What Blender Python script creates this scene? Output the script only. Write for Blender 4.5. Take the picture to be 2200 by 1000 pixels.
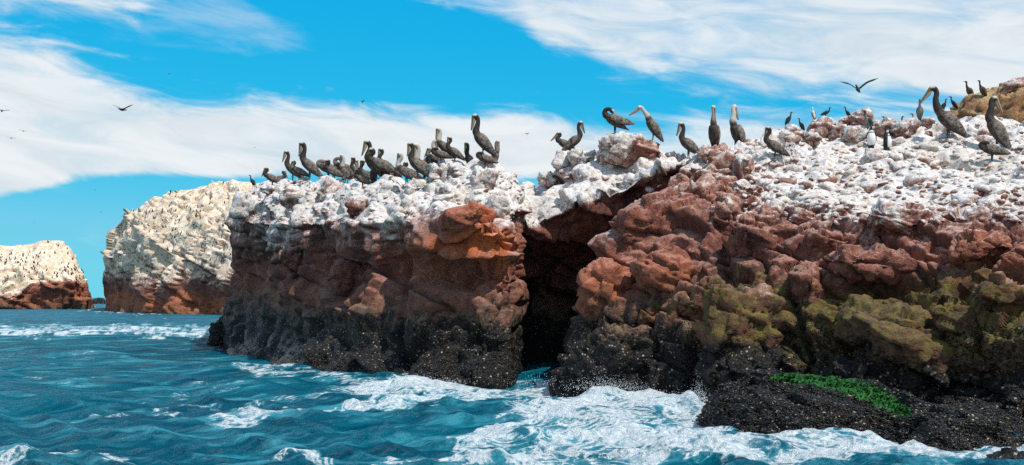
import bpy, math, random
import numpy as np
from mathutils import Vector, Matrix

random.seed(7)
rng = np.random.default_rng(11)
scene = bpy.context.scene
for o in list(bpy.data.objects):
    bpy.data.objects.remove(o, do_unlink=True)
COL = scene.collection

# ------------------------------------------------------------------ camera
F, CX, HY, CAMZ = 2400.0, 1100.0, 640.0, 2.2          # focal length and horizon in units of the photograph
cam_d = bpy.data.cameras.new('camera')
cam = bpy.data.objects.new('camera', cam_d)
COL.objects.link(cam)
cam.location = (0, 0, CAMZ)
cam.rotation_euler = (math.radians(90), 0, 0)
cam_d.sensor_width = 36.0
cam_d.lens = 36.0 * F / 2200.0
cam_d.shift_y = (HY - 500.0) / 2200.0
cam_d.clip_start = 0.1
cam_d.clip_end = 60000.0
scene.camera = cam

# ------------------------------------------------------------------ exposure
scene.view_settings.view_transform = 'Standard'
scene.view_settings.look = 'None'
scene.view_settings.exposure = 0.0
scene.view_settings.gamma = 1.0
scene.view_settings.use_curve_mapping = False
scene.cycles.max_bounces = 6
scene.cycles.diffuse_bounces = 3
scene.cycles.glossy_bounces = 3
scene.cycles.caustics_reflective = False
scene.cycles.caustics_refractive = False
scene.cycles.use_denoising = False
scene.cycles.sample_clamp_indirect = 4.0
scene.cycles.sample_clamp_direct = 2.5

# ------------------------------------------------------------------ node helper
class NT:
    def __init__(self, tree):
        self.t = tree; self.n = tree.nodes; self.l = tree.links
        self.n.clear()
    def node(self, kind, **kw):
        nd = self.n.new(kind)
        for k, v in kw.items():
            setattr(nd, k, v)
        return nd
    def put(self, sock, v):
        if v is None: return
        if isinstance(v, bpy.types.NodeSocket): self.l.new(v, sock)
        elif isinstance(v, (tuple, list)):
            if sock.type == 'RGBA' and len(v) == 3: v = (*v, 1)
            sock.default_value = v
        else: sock.default_value = v
    def m(self, op, a, b=None, c=None, clamp=False):
        nd = self.node('ShaderNodeMath', operation=op, use_clamp=clamp)
        for i, v in enumerate((a, b, c)): self.put(nd.inputs[i], v)
        return nd.outputs[0]
    def vm(self, op, a, b=None, s=None):
        nd = self.node('ShaderNodeVectorMath', operation=op)
        self.put(nd.inputs[0], a); self.put(nd.inputs[1], b)
        if s is not None: self.put(nd.inputs[3], s)
        return nd.outputs[0]
    def step(self, v, lo, hi, a=0.0, b=1.0):
        nd = self.node('ShaderNodeMapRange', interpolation_type='SMOOTHSTEP')
        self.put(nd.inputs[0], v); self.put(nd.inputs[1], lo); self.put(nd.inputs[2], hi)
        self.put(nd.inputs[3], a); self.put(nd.inputs[4], b)
        return nd.outputs[0]
    def mix(self, f, a, b, mode='MIX'):
        nd = self.node('ShaderNodeMix', data_type='RGBA', blend_type=mode)
        self.put(nd.inputs[0], f); self.put(nd.inputs[6], a); self.put(nd.inputs[7], b)
        return nd.outputs[2]
    def noise(self, vec, scale, detail=4, rough=0.5, dist=0.0):
        nd = self.node('ShaderNodeTexNoise')
        self.put(nd.inputs['Vector'], vec); self.put(nd.inputs['Scale'], scale)
        self.put(nd.inputs['Detail'], detail); self.put(nd.inputs['Roughness'], rough)
        self.put(nd.inputs['Distortion'], dist)
        return nd.outputs[0]
    def vor(self, vec, scale, feature='F1', out=0):
        nd = self.node('ShaderNodeTexVoronoi', feature=feature)
        self.put(nd.inputs['Vector'], vec); self.put(nd.inputs['Scale'], scale)
        return nd.outputs[out]
    def ramp(self, v, stops):
        nd = self.node('ShaderNodeValToRGB')
        el = nd.color_ramp.elements
        while len(el) < len(stops): el.new(0.5)
        for e, (p, c) in zip(el, stops):
            e.position = p; e.color = (*c, 1) if len(c) == 3 else c
        self.put(nd.inputs[0], v)
        return nd.outputs[0]
    def curve(self, v, pts):
        nd = self.node('ShaderNodeFloatCurve')
        cu = nd.mapping.curves[0]
        nd.mapping.use_clip = False
        cu.points[0].location = pts[0]; cu.points[1].location = pts[-1]
        for p in pts[1:-1]: cu.points.new(*p)
        for p in cu.points: p.handle_type = 'AUTO_CLAMPED'
        nd.mapping.update()
        self.put(nd.inputs[1], v)
        return nd.outputs[0]
    def attr(self, name, out=2):
        nd = self.node('ShaderNodeAttribute', attribute_name=name)
        return nd.outputs[out]

# ------------------------------------------------------------------ sun and sky
SUN_DIR = Vector((0.64, -0.77, 0.0)).normalized() * math.cos(math.radians(56)) + Vector((0, 0, math.sin(math.radians(56))))
sun_d = bpy.data.lights.new('sun', 'SUN')
sun_d.energy = 4.8
sun_d.angle = math.radians(0.5)
sun_d.color = (1.0, 0.955, 0.88)
sun = bpy.data.objects.new('sun', sun_d)
COL.objects.link(sun)
sun.rotation_euler = SUN_DIR.to_track_quat('Z', 'Y').to_euler()
sun.location = (20, -20, 40)

def build_world():
    w = bpy.data.worlds.new('World')
    scene.world = w
    w.use_nodes = True
    g = NT(w.node_tree)
    sky = g.node('ShaderNodeTexSky', sky_type='NISHITA')
    sky.sun_disc = False
    sky.sun_elevation = math.radians(56)
    sky.sun_rotation = math.atan2(SUN_DIR.x, SUN_DIR.y)
    sky.altitude = 0; sky.air_density = 1.0; sky.dust_density = 0.0; sky.ozone_density = 2.0
    # clear, deeply coloured maritime sky: channel response of the photograph applied to the sky model
    sc = g.node('ShaderNodeSeparateColor'); g.put(sc.inputs[0], sky.outputs[0])
    cc = g.node('ShaderNodeCombineColor')
    for k, (ref, out_, pw) in enumerate(SKY_RESP):
        g.put(cc.inputs[k], g.m('MULTIPLY', g.m('POWER', g.m('DIVIDE', sc.outputs[k], ref), pw), out_))
    blue = g.mix(1.0, cc.outputs[0], (1.7, 9.0, 9.5), 'DARKEN')
    tc = g.node('ShaderNodeTexCoord')
    sx = g.node('ShaderNodeSeparateXYZ'); g.put(sx.inputs[0], tc.outputs['Generated'])
    x, y, z = sx.outputs
    az = g.m('ARCTAN2', x, y)
    hor = g.m('SQRT', g.m('ADD', g.m('MULTIPLY', x, x), g.m('MULTIPLY', y, y)))
    el = g.m('DIVIDE', z, g.m('MAXIMUM', hor, 0.05))
    cb = g.node('ShaderNodeCombineXYZ')
    # a streaky cloud coordinate: long along the horizon, falling slightly to the right
    sl = g.m('ADD', el, g.m('MULTIPLY', az, 0.13))
    g.put(cb.inputs[0], g.m('MULTIPLY', az, 3.0)); g.put(cb.inputs[1], g.m('MULTIPLY', sl, 13.0)); g.put(cb.inputs[2], g.m('MULTIPLY', y, 0.4))
    n1 = g.noise(cb.outputs[0], 1.0, 9, 0.56, 0.6)
    cb2 = g.node('ShaderNodeCombineXYZ')
    g.put(cb2.inputs[0], g.m('MULTIPLY', az, 11.0)); g.put(cb2.inputs[1], g.m('MULTIPLY', sl, 42.0)); g.put(cb2.inputs[2], 3.1)
    n2 = g.noise(cb2.outputs[0], 1.0, 7, 0.6, 0.8)
    wob = g.m('ADD', g.m('MULTIPLY', g.m('SUBTRACT', n1, 0.5), 0.075), g.m('MULTIPLY', g.m('SUBTRACT', n2, 0.5), 0.065))
    A0, A1 = -0.75, 0.75
    un = g.m('DIVIDE', g.m('SUBTRACT', az, A0), A1 - A0, clamp=True)
    def edge(pts):
        out = []
        for px, py in pts:
            t = (px - CX) / F
            e = (HY - py) / F * math.cos(math.atan(t))
            out.append(((math.atan(t) - A0) / (A1 - A0), e))
        return g.curve(un, [(0.0, out[0][1])] + out + [(1.0, out[-1][1])])
    up = edge([(-600, -40), (-200, 20), (0, 62), (120, 98), (250, 152), (400, 192), (600, 205), (800, 225), (950, 240), (1100, 220), (1250, 250), (1400, 262), (1550, 235), (1800, 225), (2200, 230), (2600, 250)])
    lo = edge([(-600, 430), (-100, 435), (60, 415), (160, 388), (500, 382), (800, 372), (1000, 378), (1150, 376), (1350, 350), (1600, 330), (1900, 400), (2300, 480)])
    hi = edge([(-600, 120), (-200, 60), (0, 36), (200, 36), (290, 18), (350, -25), (500, -70), (750, -45), (900, -8), (1050, 20), (1120, 60), (1170, 120), (1300, 170), (1450, 190), (1560, 205), (1700, 222), (2000, 240), (2400, 250)])
    m1 = g.m('MULTIPLY', g.step(g.m('ADD', g.m('SUBTRACT', up, el), wob), -0.010, 0.022),
             g.step(g.m('ADD', g.m('SUBTRACT', el, lo), g.m('MULTIPLY', wob, 0.25)), -0.002, 0.006))
    thick1 = g.step(g.m('ADD', n1, g.m('MULTIPLY', n2, 0.4)), 0.42, 0.78, 0.60, 0.97)
    m1 = g.m('MULTIPLY', m1, thick1)
    m2 = g.step(g.m('ADD', g.m('SUBTRACT', el, hi), g.m('MULTIPLY', wob, 1.0)), -0.008, 0.028)
    thick2 = g.step(g.m('ADD', n1, g.m('MULTIPLY', n2, 0.5)), 0.50, 0.86, 0.30, 0.92)
    m2 = g.m('MULTIPLY', m2, thick2)
    m2 = g.m('MULTIPLY', m2, g.step(el, 0.30, 0.9, 1.0, 0.35))
    m3 = g.m('MULTIPLY', g.step(g.m('ADD', n1, g.m('MULTIPLY', n2, 0.3)), 0.70, 0.95), 0.35)
    m = g.m('SUBTRACT', 1.0, g.m('MULTIPLY', g.m('MULTIPLY', g.m('SUBTRACT', 1.0, m1), g.m('SUBTRACT', 1.0, m2)), g.m('SUBTRACT', 1.0, m3)))
    m = g.m('MULTIPLY', m, g.step(el, -0.02, 0.0))
    cloud = g.mix(g.step(n2, 0.3, 0.7), (7.3, 7.9, 8.3), (8.7, 9.0, 9.2))
    col = g.mix(m, blue, cloud)
    bg = g.node('ShaderNodeBackground')
    g.put(bg.inputs[0], col); bg.inputs[1].default_value = 0.1
    out = g.node('ShaderNodeOutputWorld')
    g.l.new(bg.outputs[0], out.inputs[0])
SKY_RESP = ((5.9, 1.5, 2.6), (6.4, 5.6, 0.42), (7.2, 8.3, 0.10))
build_world()

# ------------------------------------------------------------------ numeric helpers
def at(px, py, d):
    """point at depth d metres in front of the boat, along a bearing read from the photograph"""
    return np.array([(px - CX) / F * d, d, CAMZ - (py - HY) / F * d])
def dwater(py): return CAMZ * F / (py - HY)

def _hash(ix, iy, iz, seed):
    h = (ix.astype(np.int64) * 73856093) ^ (iy.astype(np.int64) * 19349663) ^ (iz.astype(np.int64) * 83492791) ^ (seed * 2654435761)
    h &= 0xFFFFFFFF
    h = ((h ^ (h >> 16)) * 0x45d9f3b) & 0xFFFFFFFF
    h = ((h ^ (h >> 16)) * 0x45d9f3b) & 0xFFFFFFFF
    return h ^ (h >> 16)

def vnoise(P, seed=0):
    """gradient-free smooth value noise in -1..1"""
    Pi = np.floor(P).astype(np.int64); f = P - Pi
    f = f * f * f * (f * (f * 6 - 15) + 10)
    r = 0
    for dx in (0, 1):
        wx = f[:, 0] if dx else 1 - f[:, 0]
        for dy in (0, 1):
            wy = f[:, 1] if dy else 1 - f[:, 1]
            for dz in (0, 1):
                wz = f[:, 2] if dz else 1 - f[:, 2]
                h = _hash(Pi[:, 0] + dx, Pi[:, 1] + dy, Pi[:, 2] + dz, seed)
                r = r + wx * wy * wz * ((h & 0xFFFF) / 32767.5 - 1)
    return r

def fbm(P, oct=4, seed=0, gain=0.5):
    a, s, r = 1.0, 1.0, 0
    for i in range(oct):
        r = r + a * vnoise(P * s + 17.3 * i, seed + i)
        a *= gain; s *= 2.03
    return r

_J = np.array(Matrix.Rotation(0.5, 3, 'Z') @ Matrix.Rotation(0.45, 3, 'X') @ Matrix.Rotation(0.3, 3, 'Y'))
def blocks(P, seed=0):
    """upper envelope of tilted, jointed blocks: relief, distance to the nearest joint, block value"""
    B = np.floor(P - 0.5).astype(np.int64)
    n = len(P)
    E1 = np.full(n, -9.0); E2 = np.full(n, -9.0); H = np.zeros(n)
    for dx in (0, 1):
        for dy in (0, 1):
            for dz in (0, 1):
                cx, cy, cz = B[:, 0] + dx, B[:, 1] + dy, B[:, 2] + dz
                h = _hash(cx, cy, cz, seed)
                D = np.stack([P[:, 0] - cx - 0.1 - 0.8 * ((h & 1023) / 1023.0), P[:, 1] - cy - 0.1 - 0.8 * (((h >> 10) & 1023) / 1023.0),
                              P[:, 2] - cz - 0.1 - 0.8 * (((h >> 20) & 1023) / 1023.0)], 1)
                h2 = (h * 0x9E3779B1) & 0xFFFFFFFF
                gx = (h2 & 1023) / 511.5 - 1; gy = ((h2 >> 10) & 1023) / 511.5 - 1; gz = ((h2 >> 20) & 1023) / 511.5 - 1
                hv = ((h >> 8) & 1023) / 1023.0
                ch = np.abs(D @ _J).max(1)
                e = 0.42 * (hv - 0.5) + 0.42 * (gx * D[:, 0] + gy * D[:, 1] + gz * D[:, 2]) - 0.25 * ch - 2.6 * np.maximum(ch - 0.40, 0)
                c = e > E1
                E2 = np.where(c, E1, np.maximum(E2, e)); H = np.where(c, hv, H); E1 = np.where(c, e, E1)
    return np.maximum(E1, -0.5) + 0.10, E1 - E2, H

_JR = np.array(Matrix.Rotation(0.42, 3, 'Z') @ Matrix.Rotation(0.22, 3, 'X') @ Matrix.Rotation(0.30, 3, 'Y'))
def joints(P, s, seed=0):
    """rock cut by three sets of long joints: block offset, block tilt, metres to the nearest joint, joint strength"""
    Q = P @ _JR
    f = np.zeros_like(Q); c = np.zeros(Q.shape, np.int64); m = np.full(len(P), 9.0); st = np.zeros(len(P))
    for k in range(3):
        u = Q[:, k] / s[k]
        u = u + 0.22 * np.sin(u * 1.9 + seed + k) + 0.09 * np.sin(u * 4.3 + 2.0 * k + seed * 1.7)
        c[:, k] = np.floor(u); f[:, k] = u - c[:, k]
    h = _hash(c[:, 0], c[:, 1], c[:, 2], seed)
    # neighbours sometimes stay one block: half the joints are only hairlines
    for k in range(3):
        near = np.minimum(f[:, k], 1 - f[:, k]) * s[k]
        pl = c[:, k] + (f[:, k] > 0.5)
        o = [q for q in range(3) if q != k]
        hk = _hash(pl, c[:, o[0]] // 2, c[:, o[1]] // 2, seed + 31 + k)
        sk = 0.15 + 0.85 * ((hk & 255) / 255.0 > 0.45)
        b = near < m
        st = np.where(b, sk, st); m = np.minimum(m, near)
    h2 = (h * 0x9E3779B1) & 0xFFFFFFFF
    g = np.stack([(h2 & 1023) / 511.5 - 1, ((h2 >> 10) & 1023) / 511.5 - 1, ((h2 >> 20) & 1023) / 511.5 - 1], 1)
    return ((h >> 8) & 1023) / 1023.0 - 0.5, (g * (f - 0.5)).sum(1), m, st

def sstep(x, a, b):
    t = np.clip((x - a) / (b - a), 0, 1)
    return t * t * (3 - 2 * t)

def rock_disp(P, big=1.0, mid=1.0, fine=1.0, size=1.0, seed=0, sp=None):
    """relief of jointed rock along the normal, and how deep in a joint each point lies"""
    def lod(cell, q=1.8): return 1.0 if sp is None else np.clip((cell * size / sp - q) / 3.0, 0, 1)
    W = P + 0.16 * size * np.stack([vnoise(P * 0.55 / size + k * 31.7, seed + k) for k in range(3)], 1)
    W2 = W + 0.05 * size * np.stack([vnoise(P * 2.2 / size + k * 11.7, seed + k + 5) for k in range(3)], 1)
    S = np.array([1.0, 1.0, 1.2])
    h, t, m, st = joints(W, np.array([1.9, 1.5, 1.15]) * size, seed)
    c1 = st * np.exp(-(m / (0.045 * size)) ** 2)
    r = big * size * (0.42 * h + 0.50 * t - 0.16 * c1) * lod(1.2, 3.0)
    h, t, m, st = joints(W2, np.array([0.66, 0.52, 0.40]) * size, seed + 1)
    c2 = st * np.exp(-(m / (0.022 * size)) ** 2)
    r += mid * size * (0.13 * h + 0.22 * t - 0.06 * c2) * lod(0.5, 2.5)
    E, e, h = blocks(W2 * S / (0.8 * size), seed + 4)
    r += mid * size * 0.16 * E * lod(0.8)
    E, e, h = blocks(W2 * S / (0.24 * size), seed + 2)
    c3 = np.exp(-(e / 0.08) ** 2)
    r += fine * size * (0.075 * E - 0.012 * c3) * lod(0.24)
    E, e, h = blocks(P * S / (0.10 * size), seed + 3)
    r += fine * size * 0.045 * E * lod(0.10)
    return r, np.clip(0.9 * c1 * np.minimum(big, 1) + 0.7 * c2 * np.minimum(mid, 1) + 0.3 * c3 * np.minimum(fine, 1), 0, 1)

def make_mesh(name, V, Fc, attrs=None, smooth=True):
    me = bpy.data.meshes.new(name)
    V = np.asarray(V, np.float32); Fc = np.asarray(Fc, np.int32)
    k = Fc.shape[1]
    me.vertices.add(len(V)); me.vertices.foreach_set('co', V.ravel())
    me.loops.add(Fc.size); me.loops.foreach_set('vertex_index', Fc.ravel())
    me.polygons.add(len(Fc))
    me.polygons.foreach_set('loop_start', np.arange(0, Fc.size, k, dtype=np.int32))
    me.polygons.foreach_set('loop_total', np.full(len(Fc), k, np.int32))
    if smooth: me.polygons.foreach_set('use_smooth', np.ones(len(Fc), bool))
    for a, v in (attrs or {}).items():
        v = np.asarray(v, np.float32)
        if v.ndim == 1:
            at_ = me.attributes.new(a, 'FLOAT', 'POINT'); at_.data.foreach_set('value', v)
        else:
            at_ = me.attributes.new(a, 'FLOAT_COLOR', 'POINT')
            at_.data.foreach_set('color', np.concatenate([v, np.ones((len(v), 1), np.float32)], 1).ravel())
    me.update(calc_edges=True)
    return me

def link(name, me, mat=None, parent=None, **props):
    o = bpy.data.objects.new(name, me)
    COL.objects.link(o)
    if mat is not None and me is not None and len(me.materials) == 0: me.materials.append(mat)
    if parent is not None: o.parent = parent
    for k, v in props.items(): o[k] = v
    return o

def grid_faces(nu, nv, flip=False):
    i = np.arange(nu * nv).reshape(nu, nv)
    a, b, c, d = i[:-1, :-1].ravel(), i[1:, :-1].ravel(), i[1:, 1:].ravel(), i[:-1, 1:].ravel()
    return np.stack([a, d, c, b] if flip else [a, b, c, d], 1)

DEPTHW = 0.7
def resample(C, nu, nv, blur=0.03, hidden=True):
    """control net (columns, rows, 3) -> smooth dense net"""
    C = np.asarray(C, float)
    def chord(A, rows=False):                                   # mean step lengths along axis 0, as seen and in depth
        depth = np.maximum(A[..., 1], 1)
        q = np.stack([A[..., 0] / depth * F, A[..., 2] / depth * F, A[..., 1] / depth.mean() * F * DEPTHW], -1)
        L = np.linalg.norm(np.diff(q, axis=0), axis=-1).mean(1)
        if rows and hidden: L[0] *= 0.35; L[-2:] *= 0.25          # few rows under water and behind the crest
        return np.concatenate([[0], np.cumsum(L)])
    def go(A, n, rows=False):
        t = chord(A, rows); s = np.linspace(0, t[-1], n)
        k = np.clip(np.searchsorted(t, s) - 1, 0, len(t) - 2)
        w = ((s - t[k]) / (t[k + 1] - t[k]))[:, None, None]
        R = A[k] * (1 - w) + A[k + 1] * w
        h = max(1, int(n * (blur * 0.4 if rows else blur)))
        ker = np.hanning(2 * h + 3)[1:-1]; ker /= ker.sum()
        Rp = np.concatenate([2 * R[:1] - R[1:h + 1][::-1], R, 2 * R[-1:] - R[-h - 1:-1][::-1]])
        out = np.zeros_like(R)
        for i, kv in enumerate(ker): out += kv * Rp[i:i + n]
        return out
    A = go(C, nu)
    return go(A.transpose(1, 0, 2), nv, True).transpose(1, 0, 2)

def grid_normals(G):
    du = np.gradient(G, axis=0); dv = np.gradient(G, axis=1)
    n = np.cross(du, dv)
    return n / np.maximum(np.linalg.norm(n, axis=-1, keepdims=True), 1e-9)

def pxy(P):
    """bearing and height of points as seen from the boat, in photograph units"""
    d = np.maximum(P[:, 1], 0.5)
    return CX + P[:, 0] / d * F, HY - (P[:, 2] - CAMZ) / d * F

def poly_radius(D, seed, n=14, lo=0.72, hi=1.0):
    """radius of a random convex stone in directions D"""
    g = np.random.default_rng(seed)
    N = g.normal(size=(n, 3)); N /= np.linalg.norm(N, axis=1, keepdims=True)
    N = np.concatenate([N, np.eye(3), -np.eye(3)]); d = g.uniform(lo, hi, len(N))
    return np.minimum((d / np.maximum(D @ N.T, 0.08)).min(1), 1.35)

def blob(P, p, r):
    """soft ball mask round a 3-D point"""
    return np.exp(-(np.linalg.norm((P - np.asarray(p)), axis=1) / r) ** 2)

# ------------------------------------------------------------------ materials
def new_mat(name):
    m = bpy.data.materials.new(name); m.use_nodes = True
    return m, NT(m.node_tree)

def finish(g, color, rough=0.8, bump=None, bump_strength=0.5, bump_dist=0.03, spec=0.3, extra=None):
    p = g.node('ShaderNodeBsdfPrincipled')
    g.put(p.inputs['Base Color'], color); g.put(p.inputs['Roughness'], rough)
    g.put(p.inputs['Specular IOR Level'], spec)
    if bump is not None:
        b = g.node('ShaderNodeBump')
        b.inputs['Strength'].default_value = bump_strength; b.inputs['Distance'].default_value = bump_dist
        g.put(b.inputs['Height'], bump); g.l.new(b.outputs[0], p.inputs['Normal'])
    for k, v in (extra or {}).items(): g.put(p.inputs[k], v)
    o = g.node('ShaderNodeOutputMaterial')
    g.l.new(p.outputs[0], o.inputs[0])
    return p

def rock_material(name, k=1.0, tint=(1, 1, 1), guano_tint=(0.71, 0.67, 0.65), guano_dirt=(0.44, 0.36, 0.30), cream=0.0):
    """shore rock by tide zone: mussels, weed, red rock, guano. k stretches the texture for the far islets"""
    m, g = new_mat(name)
    geo = g.node('ShaderNodeNewGeometry')
    pos = g.vm('MULTIPLY', geo.outputs['Position'], (1 / k, 1 / k, 1 / k))
    sn = g.node('ShaderNodeSeparateXYZ'); g.put(sn.inputs[0], geo.outputs['Normal'])
    nz = sn.outputs[2]
    tz, gb, org, grn, cav, moss = (g.attr(a) for a in ('tide', 'guano', 'rust', 'weed', 'joint', 'moss'))
    nA = g.noise(pos, 0.75, 5, 0.55, 0.4); nB = g.noise(pos, 3.6, 5, 0.6, 0.3); nC = g.noise(pos, 17.0, 4, 0.65)
    strata = g.vm('MULTIPLY', pos, (1.0, 1.0, 3.0))
    nS = g.noise(strata, 2.1, 5, 0.6, 0.8)
    nD = g.noise(pos, 42.0, 3, 0.7)
    base = g.ramp(g.m('ADD', g.m('MULTIPLY', nA, 0.55), g.m('MULTIPLY', nB, 0.45)),
                  [(0.30, (0.072, 0.033, 0.032)), (0.42, (0.165, 0.060, 0.046)), (0.52, (0.265, 0.087, 0.057)), (0.62, (0.305, 0.128, 0.082)), (0.75, (0.190, 0.124, 0.086))])
    base = g.mix(g.step(nS, 0.50, 0.66, 0.0, 0.6), base, (0.085, 0.054, 0.050))
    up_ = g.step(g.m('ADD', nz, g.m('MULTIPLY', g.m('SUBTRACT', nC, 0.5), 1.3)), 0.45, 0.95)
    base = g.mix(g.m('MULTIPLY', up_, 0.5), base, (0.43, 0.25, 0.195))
    base = g.mix(g.step(nC, 0.56, 0.70, 0.0, 0.55), base, (0.37, 0.235, 0.19))
    base = g.mix(g.step(nC, 0.46, 0.34, 0.0, 0.7), base, (0.034, 0.020, 0.019))
    base = g.mix(g.step(nD, 0.46, 0.34, 0.0, 0.6), base, (0.035, 0.020, 0.018))
    base = g.mix(g.m('MULTIPLY', cav, 0.5), base, (0.04, 0.022, 0.02))
    if tint != (1, 1, 1): base = g.mix(1.0, base, tint, 'MULTIPLY')
    base = g.mix(g.m('MULTIPLY', org, g.step(nB, 0.30, 0.55, 0.35, 1.0)), base, g.mix(nC, (0.50, 0.085, 0.016), (0.62, 0.20, 0.07)))
    zz = g.m('ADD', tz, g.m('ADD', g.m('MULTIPLY', g.m('SUBTRACT', nA, 0.5), 1.7), g.m('MULTIPLY', g.m('SUBTRACT', nB, 0.5), 0.9)))
    # weed and lichen band
    al_m = g.m('MULTIPLY', g.step(zz, 2.95, 2.20), g.step(g.m('ADD', nz, g.m('MULTIPLY', nB, 0.8)), 0.05, 0.65, 0.35, 1.0))
    al_m = g.m('MULTIPLY', al_m, g.m('MULTIPLY', moss, g.step(g.m('ADD', g.m('MULTIPLY', nC, 0.6), g.m('MULTIPLY', nD, 0.4)), 0.40, 0.55, 0.15, 1.0)), clamp=True)
    al_c = g.mix(g.step(nB, 0.38, 0.62), (0.030, 0.029, 0.012), (0.128, 0.104, 0.017))
    al_c = g.mix(g.step(nC, 0.5, 0.7, 0.0, 0.7), al_c, (0.21, 0.175, 0.04))
    al_c = g.mix(g.step(nD, 0.48, 0.38, 0.0, 0.75), al_c, (0.018, 0.016, 0.010))
    col = g.mix(al_m, base, al_c)
    gr_m = g.m('MULTIPLY', g.step(zz, 2.35, 1.75), g.step(moss, 0.4, 0.9, 0.6, 0.05))
    col = g.mix(g.m('MULTIPLY', gr_m, g.step(nB, 0.4, 0.6)), col, (0.135, 0.118, 0.085))
    # mussels and barnacles
    vv = g.node('ShaderNodeTexVoronoi', feature='F1'); g.put(vv.inputs['Vector'], pos); vv.inputs['Scale'].default_value = 17.0
    sc = g.node('ShaderNodeSeparateColor'); g.put(sc.inputs[0], vv.outputs['Color'])
    cr, cg, cb = sc.outputs
    mus = g.mix(g.step(cg, 0.2, 0.9), (0.005, 0.005, 0.006), (0.022, 0.017, 0.014))
    mus = g.mix(g.m('MULTIPLY', g.step(cr, 0.89, 0.96), g.step(vv.outputs['Distance'], 0.55, 0.25)), mus, g.mix(cb, (0.26, 0.19, 0.12), (0.50, 0.44, 0.37)))
    mus = g.mix(g.m('MULTIPLY', g.m('MULTIPLY', g.step(nB, 0.50, 0.66), 0.6), g.step(tz, 0.7, 1.2)), mus, (0.075, 0.056, 0.022))
    mu_m = g.step(g.m('ADD', g.m('ADD', zz, g.step(moss, 0.5, 1.0, 0.0, 0.50)), g.m('MULTIPLY', g.m('SUBTRACT', cr, 0.5), 0.5)), 1.95, 1.30)
    col = g.mix(mu_m, col, mus)
    # green sea lettuce
    gr = g.mix(g.step(g.m('ADD', g.m('MULTIPLY', nC, .5), g.m('MULTIPLY', nD, .5)), .38, .62), (0.010, 0.042, 0.008), (0.022, 0.165, 0.022))
    col = g.mix(g.step(g.m('ADD', grn, g.m('ADD', g.m('MULTIPLY', g.m('SUBTRACT', nC, 0.5), 1.3), g.m('MULTIPLY', g.m('SUBTRACT', nB, 0.5), 0.9))), 0.45, 0.75), col, gr)
    # guano
    gu = g.m('ADD', 0.10, g.m('ADD', g.m('MINIMUM', g.m('MULTIPLY', g.m('SUBTRACT', tz, 3.65), 0.50), 0.80), g.m('MULTIPLY', nz, 0.55)))
    gu = g.m('ADD', gu, gb)
    gu = g.m('ADD', gu, g.m('ADD', g.m('MULTIPLY', g.m('SUBTRACT', nB, 0.5), 1.7), g.m('MULTIPLY', g.m('SUBTRACT', nA, 0.5), 1.5)))
    streak = g.noise(g.vm('MULTIPLY', pos, (3.2, 3.2, 0.45)), 1.5, 4, 0.6)
    gu = g.m('ADD', gu, g.m('MULTIPLY', g.m('SUBTRACT', streak, 0.5), 2.0))
    gu = g.m('SUBTRACT', gu, g.m('MULTIPLY', cav, 0.75))
    gu = g.m('ADD', gu, g.m('ADD', g.m('MULTIPLY', g.m('SUBTRACT', nC, 0.5), 1.5), g.m('MULTIPLY', g.m('SUBTRACT', nD, 0.5), 0.7)))
    gm = g.m('MULTIPLY', g.step(gu, 0.12, 1.0), g.step(zz, 1.9, 2.8))
    nE = g.noise(pos, 8.0, 4, 0.6, 0.5)
    gcol = g.mix(g.step(g.m('ADD', g.m('MULTIPLY', nE, 0.75), g.m('MULTIPLY', nD, 0.25)), 0.39, 0.54), guano_dirt, guano_tint)
    gcol = g.mix(g.step(g.m('ADD', nA, g.m('MULTIPLY', streak, 0.5)), 0.70, 0.95, 0.0, 0.35 + cream), gcol, (0.58, 0.46, 0.33))
    if cream: gcol = g.mix(g.step(nB, 0.42, 0.62, 0.0, cream), gcol, (0.64, 0.46, 0.28))
    col = g.mix(g.m('MULTIPLY', g.step(gu, -0.45, 0.25, 0.0, 0.5), g.step(zz, 2.3, 3.2)), col, (0.42, 0.25, 0.20))
    col = g.mix(gm, col, gcol)
    wet = g.step(tz, 0.9, 0.1)
    rough = g.m('SUBTRACT', g.m('SUBTRACT', 0.88, g.m('MULTIPLY', mu_m, 0.30)), g.m('MULTIPLY', wet, 0.34))
    hgt = g.m('ADD', g.m('ADD', g.m('MULTIPLY', nC, 0.9), g.m('MULTIPLY', nD, 0.5)), g.m('ADD', g.m('MULTIPLY', nB, 0.4), g.m('MULTIPLY', g.m('MULTIPLY', mu_m, g.m('SUBTRACT', 0.6, vv.outputs['Distance'])), 0.9)))
    finish(g, col, rough, hgt, 0.75, 0.06 * k, 0.25)
    return m

ROCK = rock_material('shore_rock')
FAR_ROCK = rock_material('islet_rock', 5.0, (1, 1, 1), (0.92, 0.78, 0.64), (0.48, 0.33, 0.22), 0.55)
OCHRE_ROCK = rock_material('ochre_rock', 1.0, (1.35, 1.9, 1.25))

# ------------------------------------------------------------------ terrain builder
DG = None
def upd():
    global DG
    bpy.context.view_layer.update()
    DG = bpy.context.evaluated_depsgraph_get()

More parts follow.
